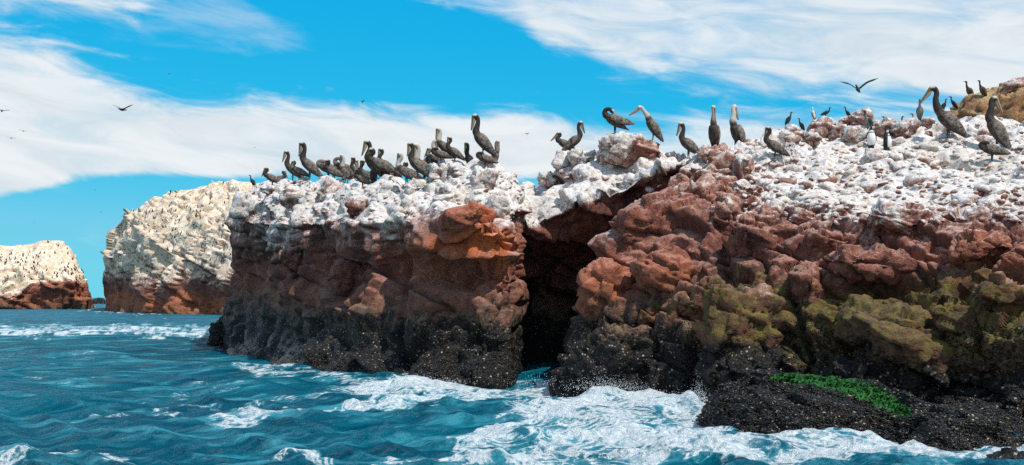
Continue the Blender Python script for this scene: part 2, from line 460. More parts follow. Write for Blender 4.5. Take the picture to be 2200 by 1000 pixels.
def build_rock(name, ctrl, nu, nv, mat, disp, tide_k=1.0, moss=1.0, extra=None, paint=None, blur=0.03, top_flat=0.3, coarse=(0.028, 0.065), **props):
    G = resample(ctrl, nu, nv, blur)
    N = grid_normals(G)
    to_cam = np.array([0, 0, 6.0]) - G
    flip = (N * to_cam).sum(-1).mean() < 0
    if flip: N = -N
    P = G.reshape(-1, 3); Nn = N.reshape(-1, 3)
    sp = np.maximum(np.linalg.norm(np.gradient(G, axis=0), axis=-1), np.linalg.norm(np.gradient(G, axis=1), axis=-1)).ravel()
    disp = dict(disp); t_ = 1 - top_flat * sstep(Nn[:, 2], 0.45, 0.8); disp['big'] = disp['big'] * t_; disp['mid'] = disp['mid'] * (0.3 + 0.7 * t_)
    r, cav = rock_disp(P, sp=sp, **disp)
    if extra is not None: r = r + extra(P, Nn)
    Rg = r.reshape(nu, nv); Bg = Rg                      # where the net is coarse, round off steps it cannot carry
    for _ in range(4):
        Bp = np.pad(Bg, 1, mode='edge')
        Bg = (Bp[:-2, 1:-1] + Bp[2:, 1:-1] + Bp[1:-1, :-2] + Bp[1:-1, 2:] + 2 * Bp[1:-1, 1:-1]) / 6
    k_ = sstep(sp / disp['size'], *coarse)
    r = r * (1 - k_) + Bg.ravel() * k_
    V = P + Nn * r[:, None]
    V += 0.0
    n = len(V)
    at_ = {'tide': V[:, 2] / tide_k, 'guano': np.zeros(n), 'rust': np.zeros(n), 'weed': np.zeros(n), 'joint': cav, 'moss': np.full(n, moss)}
    if paint is not None: paint(V, at_)
    me = make_mesh(name, V, grid_faces(nu, nv, flip), at_, smooth=False)
    o = link(name, me, mat, **props)
    return o

def profile(rows, under=1.3, back=((4.0, -1.6), (8.5, None))):
    """rows from the waterline up to the crest as (bearing, height, depth); adds the foot under water and the back"""
    pts = [at(*r) for r in rows]
    foot = pts[0].copy(); foot[2] = -under
    crest = pts[-1]; px = rows[-1][0]
    out = [foot] + pts
    for dd, dz in back:
        q = crest.copy(); s = (crest[1] + dd) / crest[1]
        q[0] *= s; q[1] *= s
        q[2] = -under if dz is None else crest[2] + dz
        out.append(q)
    return out

def w(px, py): return (px, py, dwater(py))
def wd(px, d): return (px, HY + CAMZ * F / d, d)

# --- headland with the pelican colony (shaded cliff)
left_rows = [
    [(520, 712, 73), (530, 670, 70), (545, 560, 68), (535, 480, 68), (545, 450, 68), (570, 425, 68)],
    [(468, 722, 64.4), (492, 680, 62), (520, 575, 60), (505, 490, 60), (515, 450, 60), (550, 410, 60)],
    [w(452, 738), (480, 688, 52.5), (514, 585, 52.5), (492, 492, 52), (504, 442, 52.5), (552, 398, 54)],
    [w(490, 756), (515, 690, 47.2), (542, 570, 48), (516, 480, 46.6), (546, 425, 47.4), (596, 385, 49)],
    [w(570, 774), (588, 690, 41.6), (592, 570, 42.4), (582, 480, 41.6), (612, 425, 42.6), (645, 378, 45)],
    [w(662, 800), (670, 690, 35.8), (672, 570, 37), (672, 480, 37), (690, 420, 38.5), (712, 384, 41)],
    [w(780, 814), (780, 690, 32.2), (780, 570, 33.3), (780, 475, 33.6), (790, 415, 35.0), (800, 390, 37.5)],
    [w(900, 824), (900, 680, 30.4), (900, 570, 31.2), (900, 475, 31.6), (890, 415, 33.2), (895, 392, 35.5)],
    [w(1010, 828), (1010, 670, 29.2), (1010, 570, 29.4), (1010, 492, 29.2), (1000, 432, 31.6), (990, 350, 33.5)],
    [w(1082, 828), (1084, 670, 28.8), (1086, 570, 29.0), (1084, 488, 29.0), (1085, 445, 31.4), (1050, 352, 33.5)],
    [w(1108, 824), (1108, 690, 29.6), (1106, 570, 29.8), (1106, 492, 29.9), (1124, 445, 32.0), (1105, 390, 34.5)],
    [(1112, 792, 34.7), (1112, 690, 35), (1110, 570, 35), (1116, 500, 35), (1140, 450, 35.5), (1140, 404, 37)],
    [(1150, 768, 41), (1150, 690, 42), (1150, 570, 42), (1150, 500, 41), (1150, 450, 41), (1160, 415, 41)],
]
def left_extra(P, N):
    x, y = pxy(P)
    r = np.zeros(len(P))
    g = lambda cx, cy, sx, sy: np.exp(-((x - cx) / sx) ** 2 - ((y - cy) / sy) ** 2)
    r += 0.45 * g(990, 512, 120, 22)                       # red ledge
    r -= 0.55 * g(1000, 575, 95, 40)                       # hollow under the ledge
    r += 0.25 * g(980, 640, 110, 22)
    r -= 0.45 * np.exp(-((x - 858 - 8 * np.sin(y / 31)) / 7) ** 2) * sstep(y, 470, 560)      # upright crack
    r -= 0.5 * np.exp(-((x - 700 - (y - 600) * 0.25) / 9) ** 2) * sstep(y, 480, 520) * sstep(y, 700, 640)
    r -= 0.4 * g(555, 590, 12, 90)
    r -= 0.25 * g(820, 740, 300, 40)
    return r * (P[:, 1] < 60)
def left_paint(V, a):
    x, y = pxy(V)
    a['guano'] += 0.55 * sstep(y, 470, 400) - 0.35 * sstep(x, 640, 740) * sstep(y, 450, 520) - 0.55 * sstep(x, 800, 640) * sstep(y, 375, 400)
    a['guano'] += 0.55 * np.exp(-((x - 590) / 45) ** 2 - ((y - 520) / 35) ** 2) + 0.5 * np.exp(-((x - 835) / 25) ** 2 - ((y - 500) / 45) ** 2)
    a['guano'] += 0.45 * np.exp(-((x - 640) / 110) ** 2 - ((y - 490) / 45) ** 2)
    a['guano'] -= 0.9 * np.exp(-((x - 985) / 75) ** 2 - ((y - 488) / 40) ** 2)
    a['rust'] += 1.0 * np.exp(-((x - 1050) / 55) ** 2 - ((y - 515) / 34) ** 2) + 0.8 * np.exp(-((x - 1075) / 14) ** 2 - ((y - 550) / 45) ** 2)
    a['rust'] += 0.5 * np.exp(-((x - 960) / 70) ** 2 - ((y - 520) / 18) ** 2) + 0.28 * np.exp(-((x - 960) / 120) ** 2 - ((y - 560) / 50) ** 2)
    a['tide'] -= 0.35 * sstep(x, 700, 500)
for r_ in left_rows[5:10]:
    for q, dd in ((1, 0.4), (2, 0.7), (3, -0.35)): r_[q] = (r_[q][0], r_[q][1], r_[q][2] + dd)
left = build_rock('headland_left', [profile(r) for r in left_rows], 640, 330, ROCK,
                  dict(big=1.0, mid=1.05, fine=0.95, size=1.0, seed=3), moss=0.22, extra=left_extra, paint=left_paint,
                  kind='structure', label='shaded red cliff with a white guano top where the pelican colony stands')

# --- ridge behind, roofing the sea cave
arch_rows = []
for (rim, mid_, crest, dr) in [
        ((1085, 500), (1085, 440), (1085, 395), 33.6), ((1120, 482), (1118, 440), (1115, 400), 33.4), ((1150, 474), (1145, 440), (1140, 404), 33.2), ((1185, 452), (1175, 425), (1165, 396), 33.0),
        ((1230, 432), (1215, 395), (1190, 366), 32.6), ((1290, 412), (1265, 375), (1222, 335), 32.4), ((1350, 394), (1330, 365), (1290, 328), 32.2),
        ((1400, 372), (1390, 352), (1370, 326), 32.0), ((1445, 352), (1440, 345), (1440, 330), 32.0), ((1500, 342), (1500, 336), (1500, 326), 32.4), ((1560, 345), (1560, 338), (1560, 326), 33.0)]:
    p = [at(rim[0], 760, 35.0), at(rim[0] + 5, 640, 36.5), at(rim[0] + 4, rim[1] + 125, dr + 2.6), at(rim[0] + 2, rim[1] + 55, dr + 0.7), at(rim[0], rim[1], dr),
         at(mid_[0], mid_[1], dr + 1.6), at(crest[0], crest[1], dr + 3.6), at(crest[0], crest[1] + 40, dr + 6.5), at(crest[0], 720, dr + 10)]
    p[0][2] = -1.3; p[-1][2] = -1.3
    arch_rows.append(p)
def arch_paint(V, a):
    x, y = pxy(V)
    a['guano'] += 0.45
    rim_y = np.interp(x, [1085, 1150, 1230, 1350, 1445, 1560], [500, 474, 432, 394, 352, 345])
    a['guano'] -= 1.6 * sstep(y - rim_y, 4, 30)
arch = build_rock('headland_ridge', arch_rows, 270, 270, ROCK, dict(big=1.15, mid=1.0, fine=0.9, size=0.85, seed=23), moss=0.3, paint=arch_paint,
                  kind='structure', label='white ridge arching over the dark sea cave between the two cliffs')

# --- sunlit headland
right_rows = [
    [(1280, 770, 41), (1280, 700, 41), (1293, 600, 40), (1300, 520, 39), (1370, 470, 38), (1420, 430, 37.5), (1460, 385, 37), (1500, 350, 37)],
    [(1245, 795, 34), (1255, 715, 34), (1292, 600, 34), (1320, 515, 33.5), (1385, 470, 33.5), (1430, 428, 33.5), (1455, 378, 34), (1498, 346, 34.5)],
    [w(1180, 834), (1208, 735, 28.0), (1268, 600, 28.6), (1294, 516, 29), (1366, 470, 29.6), (1420, 428, 30.2), (1452, 370, 31.2), (1500, 338, 32.2)],
    [w(1262, 842), (1270, 740, 26.8), (1300, 610, 27.1), (1315, 520, 27.7), (1382, 460, 28.5), (1435, 415, 29.3), (1485, 368, 30.4), (1535, 328, 31.8)],
    [w(1400, 852), (1400, 740, 25.5), (1412, 610, 26.1), (1422, 520, 26.7), (1445, 450, 27.5), (1495, 398, 28.5), (1535, 358, 29.8), (1572, 320, 31.5)],
    [w(1500, 864), (1510, 740, 24.4), (1520, 610, 25.1), (1530, 520, 25.7), (1545, 450, 26.5), (1562, 400, 27.6), (1592, 355, 29.1), (1622, 310, 31.5)],
    [wd(1620, 22.9), (1620, 730, 23.8), (1622, 605, 24.5), (1632, 520, 25.1), (1642, 452, 25.9), (1652, 400, 27.3), (1662, 342, 29.5), (1682, 286, 32)],
    [wd(1780, 21.8), (1780, 730, 22.8), (1780, 605, 23.5), (1780, 525, 24.0), (1782, 460, 24.8), (1790, 400, 26.6), (1790, 325, 29.8), (1790, 262, 33)],
    [wd(1950, 20.9), (1950, 730, 21.7), (1950, 605, 22.4), (1950, 535, 22.9), (1950, 474, 23.6), (1950, 400, 26), (1950, 325, 29.2), (1950, 268, 32.5)],
    [wd(2100, 20.1), (2100, 730, 20.8), (2100, 605, 21.4), (2100, 540, 21.9), (2100, 482, 22.6), (2100, 400, 25.4), (2100, 325, 28.6), (2100, 265, 32)],
    [wd(2250, 19.2), (2250, 730, 19.8), (2250, 605, 20.4), (2250, 545, 20.8), (2250, 490, 21.6), (2250, 400, 24.6), (2250, 318, 28), (2250, 250, 32)],
    [wd(2450, 18.0), (2450, 730, 18.6), (2450, 605, 19.2), (2450, 545, 19.6), (2450, 490, 20.4), (2450, 400, 23.6), (2450, 310, 27), (2450, 240, 31)],
    [wd(2750, 16.9), (2750, 740, 17.5), (2750, 615, 18), (2750, 555, 18.5), (2750, 500, 19.2), (2750, 410, 22), (2750, 330, 26), (2750, 260, 30)],
]
def right_extra(P, N):
    x, y = pxy(P)
    r = np.zeros(len(P))
    g = lambda cx, cy, sx, sy: np.exp(-((x - cx) / sx) ** 2 - ((y - cy) / sy) ** 2)
    def groove(pts, wd, dep):
        pts = np.array(pts, float); best = np.full(len(P), 1e9)
        for p, q in zip(pts[:-1], pts[1:]):
            d = q - p; t = np.clip(((x - p[0]) * d[0] + (y - p[1]) * d[1]) / (d @ d), 0, 1)
            best = np.minimum(best, np.hypot(x - p[0] - t * d[0], y - p[1] - t * d[1]))
        return -dep * np.exp(-(best / wd) ** 2)
    r += groove([(1490, 800), (1500, 680), (1540, 630), (1600, 600)], 14, 0.5)
    r += groove([(1560, 600), (1545, 520), (1550, 460)], 12, 0.4)
    r += groove([(1480, 740), (1470, 860)], 16, 0.5)
    r += groove([(1770, 625), (1900, 605), (1990, 600)], 14, 0.4)
    r += groove([(2060, 625), (2150, 600), (2300, 590)], 16, 0.5)
    r += groove([(1740, 760), (1705, 640)], 9, 0.35)
    r += groove([(1780, 770), (1850, 700), (1930, 650)], 12, 0.45)
    r += groove([(1790, 560), (1900, 530), (2060, 560)], 9, 0.25)
    r -= 0.5 * g(2080, 800, 120, 40)
    return r * (P[:, 1] < 33)
def right_paint(V, a):
    x, y = pxy(V)
    a['guano'] += 0.35 * sstep(y, 430, 360) + 0.45 * sstep(x, 1600, 1680) * sstep(y, 470, 420)
    a['guano'] -= 1.2 * sstep(x, 1660, 1600) * sstep(y, 330, 380) * sstep(x, 1300, 1340)
    a['guano'] -= 0.35 * sstep(y, 430, 500)
    a['rust'] += 0.9 * np.exp(-((x - 1318) / 22) ** 2 - ((y - 622) / 30) ** 2) + 0.35 * np.exp(-((x - 1300) / 60) ** 2 - ((y - 600) / 50) ** 2)
    a['rust'] += 0.25 * np.exp(-((x - 2120) / 120) ** 2 - ((y - 540) / 30) ** 2) + 0.18 * np.exp(-((x - 1480) / 90) ** 2 - ((y - 400) / 50) ** 2)
    a['moss'] = 0.35 + 0.9 * sstep(x, 1450, 1560)
right = build_rock('headland_right', [profile(r, back=((4.0, -0.8), (9.0, None))) for r in right_rows], 860, 410, ROCK,
                   dict(big=0.95, mid=1.0, fine=0.95, size=0.95, seed=8), moss=1.0, extra=right_extra, paint=right_paint,
                   kind='structure', label='sunlit red rock slope rising from mossy boulders to white guano rubble')

# --- low mussel rock in the surf
front_rows = [
    [(1484, 906, 19.95), (1486, 904, 20.0), (1489, 902, 20.1), (1492, 902, 20.3)],
    [w(1500, 908), (1506, 888, 19.95), (1516, 866, 20.2), (1520, 868, 20.9)],
    [w(1556, 932), (1545, 880, 18.6), (1552, 820, 19.4), (1560, 832, 20.7)],
    [w(1650, 946), (1642, 870, 17.8), (1640, 796, 19.0), (1640, 812, 20.6)],
    [w(1760, 952), (1760, 872, 17.5), (1760, 804, 18.8), (1760, 820, 20.4)],
    [w(1860, 944), (1860, 880, 17.9), (1860, 822, 18.9), (1860, 840, 20.2)],
    [w(1950, 952), (1948, 900, 17.4), (1942, 856, 18.4), (1945, 872, 19.8)],
    [w(2020, 978), (2020, 915, 16.2), (2020, 862, 17.6), (2020, 878, 19.2)],
    [w(2125, 968), (2120, 918, 16.6), (2110, 870, 17.8), (2110, 884, 19.2)],
    [w(2200, 956), (2200, 932, 17.1), (2190, 906, 17.9), (2190, 916, 19)],
    [w(2320, 960), (2320, 938, 17.0), (2320, 915, 17.9), (2320, 922, 19)],
    [w(2500, 960), (2500, 940, 17.0), (2500, 930, 17.9), (2500, 938, 19)],
]
fr = []
for r in front_rows:
    p = [at(*q) for q in r]
    a_ = p[0].copy(); a_[2] = -0.9; b_ = p[-1].copy() * 1.04; b_[2] = -0.9
    fr.append([a_] + p + [b_])
WEED_LINE = [(1660, 812, 6), (1720, 812, 11), (1770, 817, 15), (1820, 828, 18), (1870, 846, 19), (1910, 866, 17), (1950, 888, 9)]
def front_paint(V, a):
    x, y = pxy(V)
    m = np.zeros(len(V))
    for p, q in zip(WEED_LINE[:-1], WEED_LINE[1:]):
        d = np.array(q[:2], float) - p[:2]
        t = np.clip(((x - p[0]) * d[0] + (y - p[1]) * d[1]) / (d @ d), 0, 1)
        dist = np.hypot(x - p[0] - t * d[0], y - p[1] - t * d[1]) / (p[2] + (q[2] - p[2]) * t)
        m = np.maximum(m, np.exp(-(dist / 1.25) ** 2))
    a['weed'] = m * 1.05 * (V[:, 1] < 19.4)
    a['tide'] = np.minimum(a['tide'], 0.75); a['moss'][:] = 0.2
mussel_rock = build_rock('mussel_rock', fr, 420, 170, ROCK, dict(big=0.55, mid=0.8, fine=0.9, size=0.66, seed=31), paint=front_paint, blur=0.04,
                         label='low black mussel-covered rock in the surf with a bright green weed strip', category='rock')

# --- far islets
def islet(name, rows, nu, nv, seed, tide_k, size, paint=None, **props):
    return build_rock(name, [profile(r, under=4, back=((14, -2.0), (34, None))) for r in rows], nu, nv, FAR_ROCK,
                      dict(big=0.55, mid=1.1, fine=1.9, size=size, seed=seed), tide_k=tide_k, moss=0.15, paint=paint, blur=0.035, coarse=(0.09, 0.2), **props)
ia = [[(px, 664.5, 215.5), (px, b, 215), (px, c, 219), (px + s, t, 229)] for px, b, c, t, s in
      [(-700, 640, 570, 540, 0), (-300, 640, 565, 520, 0), (-100, 638, 568, 530, 0), (0, 636, 572, 528, 0), (50, 634, 570, 526, 0), (90, 615, 565, 512, 2), (125, 606, 570, 520, 0), (150, 603, 572, 545, 0), (172, 604, 588, 570, -4)]]
ia += [[(198, 664.5, 217), (192, 625, 217), (186, 604, 221), (178, 596, 230)], [(198, 661, 250), (194, 640, 246), (186, 620, 245), (178, 612, 246)]]
def islet_paint(z0, lo):
    def f(V, a):
        a['guano'] += 0.45; a['tide'] = np.where(V[:, 2] < z0, a['tide'], a['tide'] + lo)
    return f
def ia_paint(V, a):
    x, y = pxy(V)
    a['tide'] += 1.6
    a['rust'] += 0.2
    face = np.interp(x, [-400, 30, 70, 110, 160, 200], [650, 650, 614, 606, 608, 610])
    a['guano'] += 1.3 * sstep(y, face + 8, face - 18) - 1.4 * sstep(y, face - 8, face + 10)
islet_a = islet('islet_far', ia, 260, 150, 41, 3.0, 4.5, ia_paint, kind='structure', label='farthest white-topped islet dotted with tiny seabirds above a red band')
ib = [
    [(262, 660, 264), (262, 620, 258), (270, 560, 252), (282, 500, 248)],
    [(236, 664, 220), (238, 620, 216), (240, 545, 214), (248, 490, 214)],
    [(228, 668, 188.6), (232, 620, 189), (233, 545, 189), (240, 498, 192)],
    [(262, 671, 170.3), (264, 610, 171), (262, 520, 173), (272, 452, 180)],
    [(310, 673, 160), (312, 600, 162), (310, 500, 165), (314, 430, 176)],
    [(400, 675, 150.9), (400, 600, 153), (400, 500, 157), (402, 406, 170)],
    [(450, 676, 146.7), (450, 600, 148), (450, 490, 153), (452, 386, 168)],
    [(510, 678, 138.9), (510, 600, 141), (510, 480, 147), (512, 382, 164)],
    [(600, 678, 138.9), (600, 600, 141), (600, 480, 147), (600, 396, 162)],
    [(700, 678, 138.9), (700, 600, 141), (700, 500, 147), (700, 440, 162)],
]
def ib_paint(V, a):
    x, y = pxy(V)
    a['tide'] += 1.75
    face = np.interp(x, [220, 275, 285, 360, 372, 420, 450, 520], [622, 622, 642, 645, 625, 620, 640, 645])
    a['guano'] += 0.72 * sstep(y, face + 20, face - 60) - 1.3 * sstep(y, face - 30, face + 14)
    a['guano'] -= 0.5 * np.exp(-((x - 480) / 60) ** 2 - ((y - 430) / 25) ** 2)
    a['rust'] += 0.50 * sstep(y, face - 8, face + 14)
islet_b = islet('islet_near', ib, 300, 215, 52, 3.4, 4.2, ib_paint, kind='structure', label='tall cream-coloured islet with steep stained faces behind the pelican cliff')
upd()

# ------------------------------------------------------------------ boulders
def cube_sphere(n):
    t = np.tan(np.linspace(-math.pi / 4, math.pi / 4, n + 1))
    a, b = np.meshgrid(t, t, indexing='ij'); o = np.ones_like(a)
    V, Fc = [], []
    for k, (u, v, w_) in enumerate([(o, a, b), (-o, b, a), (b, o, a), (a, -o, b), (a, b, o), (b, a, -o)]):
        V.append(np.stack([u, v, w_], -1).reshape(-1, 3)); Fc.append(grid_faces(n + 1, n + 1) + k * (n + 1) ** 2)
    V = np.concatenate(V); Fc = np.concatenate(Fc)
    V /= np.linalg.norm(V, axis=1, keepdims=True)
    key = np.round(V * 1e5).astype(np.int64)
    _, idx, inv = np.unique(key, axis=0, return_index=True, return_inverse=True)
    return V[idx], inv.reshape(-1)[Fc]
CS34, CS22, CS10, CS5 = cube_sphere(34), cube_sphere(22), cube_sphere(10), cube_sphere(4)

def hit(obj, px, py):
    o = Vector((0, 0, CAMZ)); t = Vector(at(px, py, 1.0)) - o
    ok, loc, nrm, _ = obj.ray_cast(o, t.normalized(), distance=2000, depsgraph=DG)
    return np.array(loc) if ok else None

def boulder(name, c, rx, ry, rz, roll=0, seed=0, disp=None, box=0.8, mat=None, parent=None, moss=1.0, paint=None, tide_k=1.0, res=None, tilt=0, **props):
    V, Fc = res or CS22
    S = V * (0.35 + 0.72 * poly_radius(V, seed + 500, 16))[:, None]
    S = S * np.array([rx, ry, rz])
    R = np.array(Matrix.Rotation(math.radians(roll), 3, 'Y') @ Matrix.Rotation(math.radians(tilt), 3, 'X'))
    P = S @ R.T + np.asarray(c)
    Nn = (V / np.array([rx, ry, rz])) @ R.T
    Nn /= np.linalg.norm(Nn, axis=1, keepdims=True)
    r, cav = rock_disp(P, **(disp or dict(big=0.35, mid=0.9, fine=0.9, size=0.85, seed=seed + 60)))
    W_ = P + Nn * r[:, None]
    n = len(W_)
    a = {'tide': W_[:, 2] / tide_k, 'guano': np.zeros(n), 'rust': np.zeros(n), 'weed': np.zeros(n), 'joint': cav, 'moss': np.full(n, moss)}
    if paint: paint(W_, a)
    me = make_mesh(name, W_, Fc, a, smooth=False)
    return link(name, me, mat or ROCK, parent, **props)

def embed(px, py, wpx, hpx, out, parent, depth=None, ry=None, surf=None, **kw):
    """a boulder set into the headland, standing proud of it by `out` metres"""
    h = hit(surf or parent, px, py)
    if h is None and depth is None: return None
    d = h[1] if depth is None else depth
    rx, rz = wpx / 2 / F * d, hpx / 2 / F * d
    ry = ry or 0.5 * (rx + rz)
    return boulder('boulder', at(px, py, d + ry - out), rx, ry, rz, parent=parent, **kw)

def gpaint(gu=0.0, rust=0.0, tide=0.0):
    def f(V, a):
        a['guano'] += gu; a['rust'] += rust; a['tide'] += tide
    return f
k = 0
for (px, py, wd, ht, out, roll, mo, gu, ru) in [
        (1615, 705, 225, 190, 0.75, 8, 1.15, 0, 0), (1440, 590, 150, 105, 0.45, 25, 0.6, -.6, .22), (1305, 625, 125, 125, 0.40, 15, 0.3, -.6, .28),
        (1430, 495, 250, 180, 0.55, -20, 0.3, -.9, .06), (1640, 520, 170, 140, 0.45, -10, 0.2, -.6, .05), (1905, 575, 300, 84, 0.40, 6, 0.5, -.7, 0),
        (1950, 484, 190, 88, 0.45, 14, 0, .15, .03), (1985, 745, 390, 170, 0.50, 22, 1.1, 0, 0), (1812, 692, 95, 62, 0.35, 0, 1.6, 0, 0),
        (2125, 535, 170, 70, 0.35, -8, 0, -.3, .2), (2160, 640, 150, 80, 0.35, 10, 1.4, 0, 0), (1340, 765, 260, 150, 0.35, -8, 0.6, 0, 0),
        (1610, 800, 230, 110, 0.35, 5, 0.6, 0, 0), (1560, 372, 130, 80, 0.45, -15, 0, -.9, .10), (1490, 420, 110, 60, 0.4, -35, 0, -.9, .08),
        (1728, 640, 66, 160, 0.35, 3, 0.4, -.5, 0), (1560, 470, 80, 90, 0.35, 20, 0, -.6, .05), (1705, 470, 90, 60, 0.3, 5, 0, -.1, .04),
        (2060, 690, 110, 80, 0.3, 30, 1.2, 0, 0), (1870, 805, 180, 80, 0.2, 10, 0.8, 0, 0), (2120, 800, 190, 100, 0.2, 12, 0.9, 0, 0),
        (1470, 660, 90, 70, 0.3, -10, 0.9, 0, 0), (1405, 680, 80, 60, 0.25, 0, 0.9, 0, .05), (1610, 415, 80, 60, .3, 10, 0, -.3, .06), (1800, 520, 120, 50, .25, 10, 0, -.4, .04),
        (2080, 470, 110, 52, .3, -8, 0, .2, 0), (1540, 335, 70, 44, .35, -10, 0, -.7, .05)]:
    embed(px, py, wd, ht, out, right, roll=roll, seed=k, moss=mo, paint=gpaint(gu, ru), res=CS34 if wd > 160 else CS22); k += 1
# guano-crusted blocks along the crest of the sunlit slope
for (px, py, wd, ht, d, gu, ru) in [(1765, 276, 62, 50, 31.6, -.9, .05), (1742, 300, 46, 36, 31, -.5, 0), (1800, 286, 60, 44, 31.5, -.8, 0), (1850, 258, 46, 36, 32, -.9, 0), (1838, 292, 56, 40, 31, -.3, 0),
                            (1700, 290, 40, 46, 31, -.5, 0), (1905, 272, 44, 34, 32, -.6, 0), (1945, 278, 60, 40, 31.5, -.5, 0), (1880, 348, 58, 52, 28.2, -.35, 0), (1962, 345, 60, 44, 28.0, -.6, 0), (1915, 350, 40, 36, 28, 0, 0),
                            (1990, 320, 54, 30, 29, .1, 0), (2040, 300, 60, 30, 30, .2, 0), (1650, 318, 50, 44, 30.5, -.4, 0), (1625, 335, 44, 40, 30, -.2, 0), (1990, 262, 34, 26, 32, -.7, .1), (2180, 300, 60, 50, 30, .3, 0), (1820, 262, 40, 30, 32.5, -.8, .05)]:
    embed(px, py, wd, ht, 0.3, right, depth=d, roll=rng.uniform(-25, 25), seed=k, moss=0, res=CS10, disp=dict(big=.3, mid=1, fine=.9, size=.55, seed=k), paint=gpaint(gu * 0.6 + 0.1, ru)); k += 1
for (px, py, wd, ht, out, roll, gu, ru) in [(992, 472, 96, 56, 0.5, -20, -1.6, .25), (958, 384, 92, 74, 0.5, 10, .3, 0), (1040, 392, 62, 70, 0.4, 5, .1, 0), (780, 440, 64, 62, 0.4, 10, -.5, 0), (880, 450, 70, 54, 0.35, -5, .2, 0),
                                      (535, 445, 80, 60, 0.5, 0, .2, 0), (640, 425, 70, 50, .4, 10, -.3, 0), (710, 415, 70, 50, .4, -10, -.2, 0), (1030, 462, 60, 40, .35, 10, -1.2, .45), (840, 410, 80, 44, .35, -8, .5, 0), (1070, 440, 60, 44, .3, 20, .5, 0),
                                      (650, 560, 90, 70, .35, 20, -.3, 0), (760, 590, 110, 80, .35, -15, -.6, .04), (480, 715, 60, 60, .5, 0, 0, 0), (900, 405, 70, 40, .35, 0, .4, 0), (595, 410, 60, 40, .4, 0, .1, 0)]:
    embed(px, py, wd, ht, out, left, roll=roll, seed=k, moss=0.2, paint=gpaint(gu, ru), res=CS22 if wd > 80 else CS10); k += 1
for (px, py, wd, ht, d, gu) in [(1210, 345, 50, 50, 35.5, .2), (1250, 340, 60, 44, 35, .3), (1180, 385, 40, 36, 36, .1), (1455, 345, 50, 36, 33, -.3), (1090, 385, 44, 36, 35.5, -.2)]:
    embed(px, py, wd, ht, 0.3, arch, depth=d, roll=rng.uniform(-20, 20), seed=k, moss=0, res=CS10, disp=dict(big=.3, mid=1, fine=.9, size=.6, seed=k), paint=gpaint(gu, 0)); k += 1

def pin_paint(V, a):
    x, y = pxy(V)
    a['guano'] += -0.30 + 0.5 * sstep(y, 306, 288) - 0.75 * sstep(x, 1345, 1380) * sstep(y, 290, 312)
boulder('pinnacle_boulder', at(1352, 322, 34.2), 0.98, 0.95, 0.62, roll=4, seed=90, box=0.6, disp=dict(big=0.3, mid=0.8, fine=1, size=.7, seed=93), moss=0, paint=pin_paint,
        label='steep brown boulder streaked with guano on the ridge above the sea cave', category='boulder')
def ochre_paint(V, a):
    a['guano'][:] = -2.2 + 1.2 * sstep(V[:, 2], 8.6, 9.2)
boulder('ochre_boulder', at(2150, 245, 35.5), 1.75, 1.7, 0.95, roll=-22, seed=95, moss=0.3, tide_k=2.0, mat=OCHRE_ROCK, paint=ochre_paint, box=.7, disp=dict(big=.5, mid=1, fine=1, size=.8, seed=97),
        label='ochre outcrop sloping up behind the pelicans on the white slope', category='boulder')
boulder('dark_boulder', at(2172, 192, 35.0), 0.62, 0.6, 0.26, roll=-30, seed=98, moss=0, paint=gpaint(-0.9, 0.02), res=CS10, box=.7, disp=dict(big=.4, mid=1, fine=1, size=.5, seed=99),
        label='dark red slab with a white crest on top of the ochre outcrop', category='boulder')
boulder('wet_rock', at(2215, 1012, 14.4), 0.62, 0.55, 0.30, seed=101, moss=0.2, box=.8, disp=dict(big=.2, mid=.8, fine=1.1, size=.5, seed=103), paint=lambda V, a: a.__setitem__('tide', np.minimum(a['tide'], .6)),
        label='small black wet rock in the foam at the bottom edge', category='rock')
boulder('distant_rock', at(211, 653, 400), 2.6, 1.8, 2.0, seed=105, moss=0.2, tide_k=5, mat=FAR_ROCK, res=CS10, disp=dict(big=.5, mid=1, fine=1, size=2, seed=105), paint=gpaint(-2, 0),
        label='tiny dark rock in the gap between the two islets', category='rock')
upd()

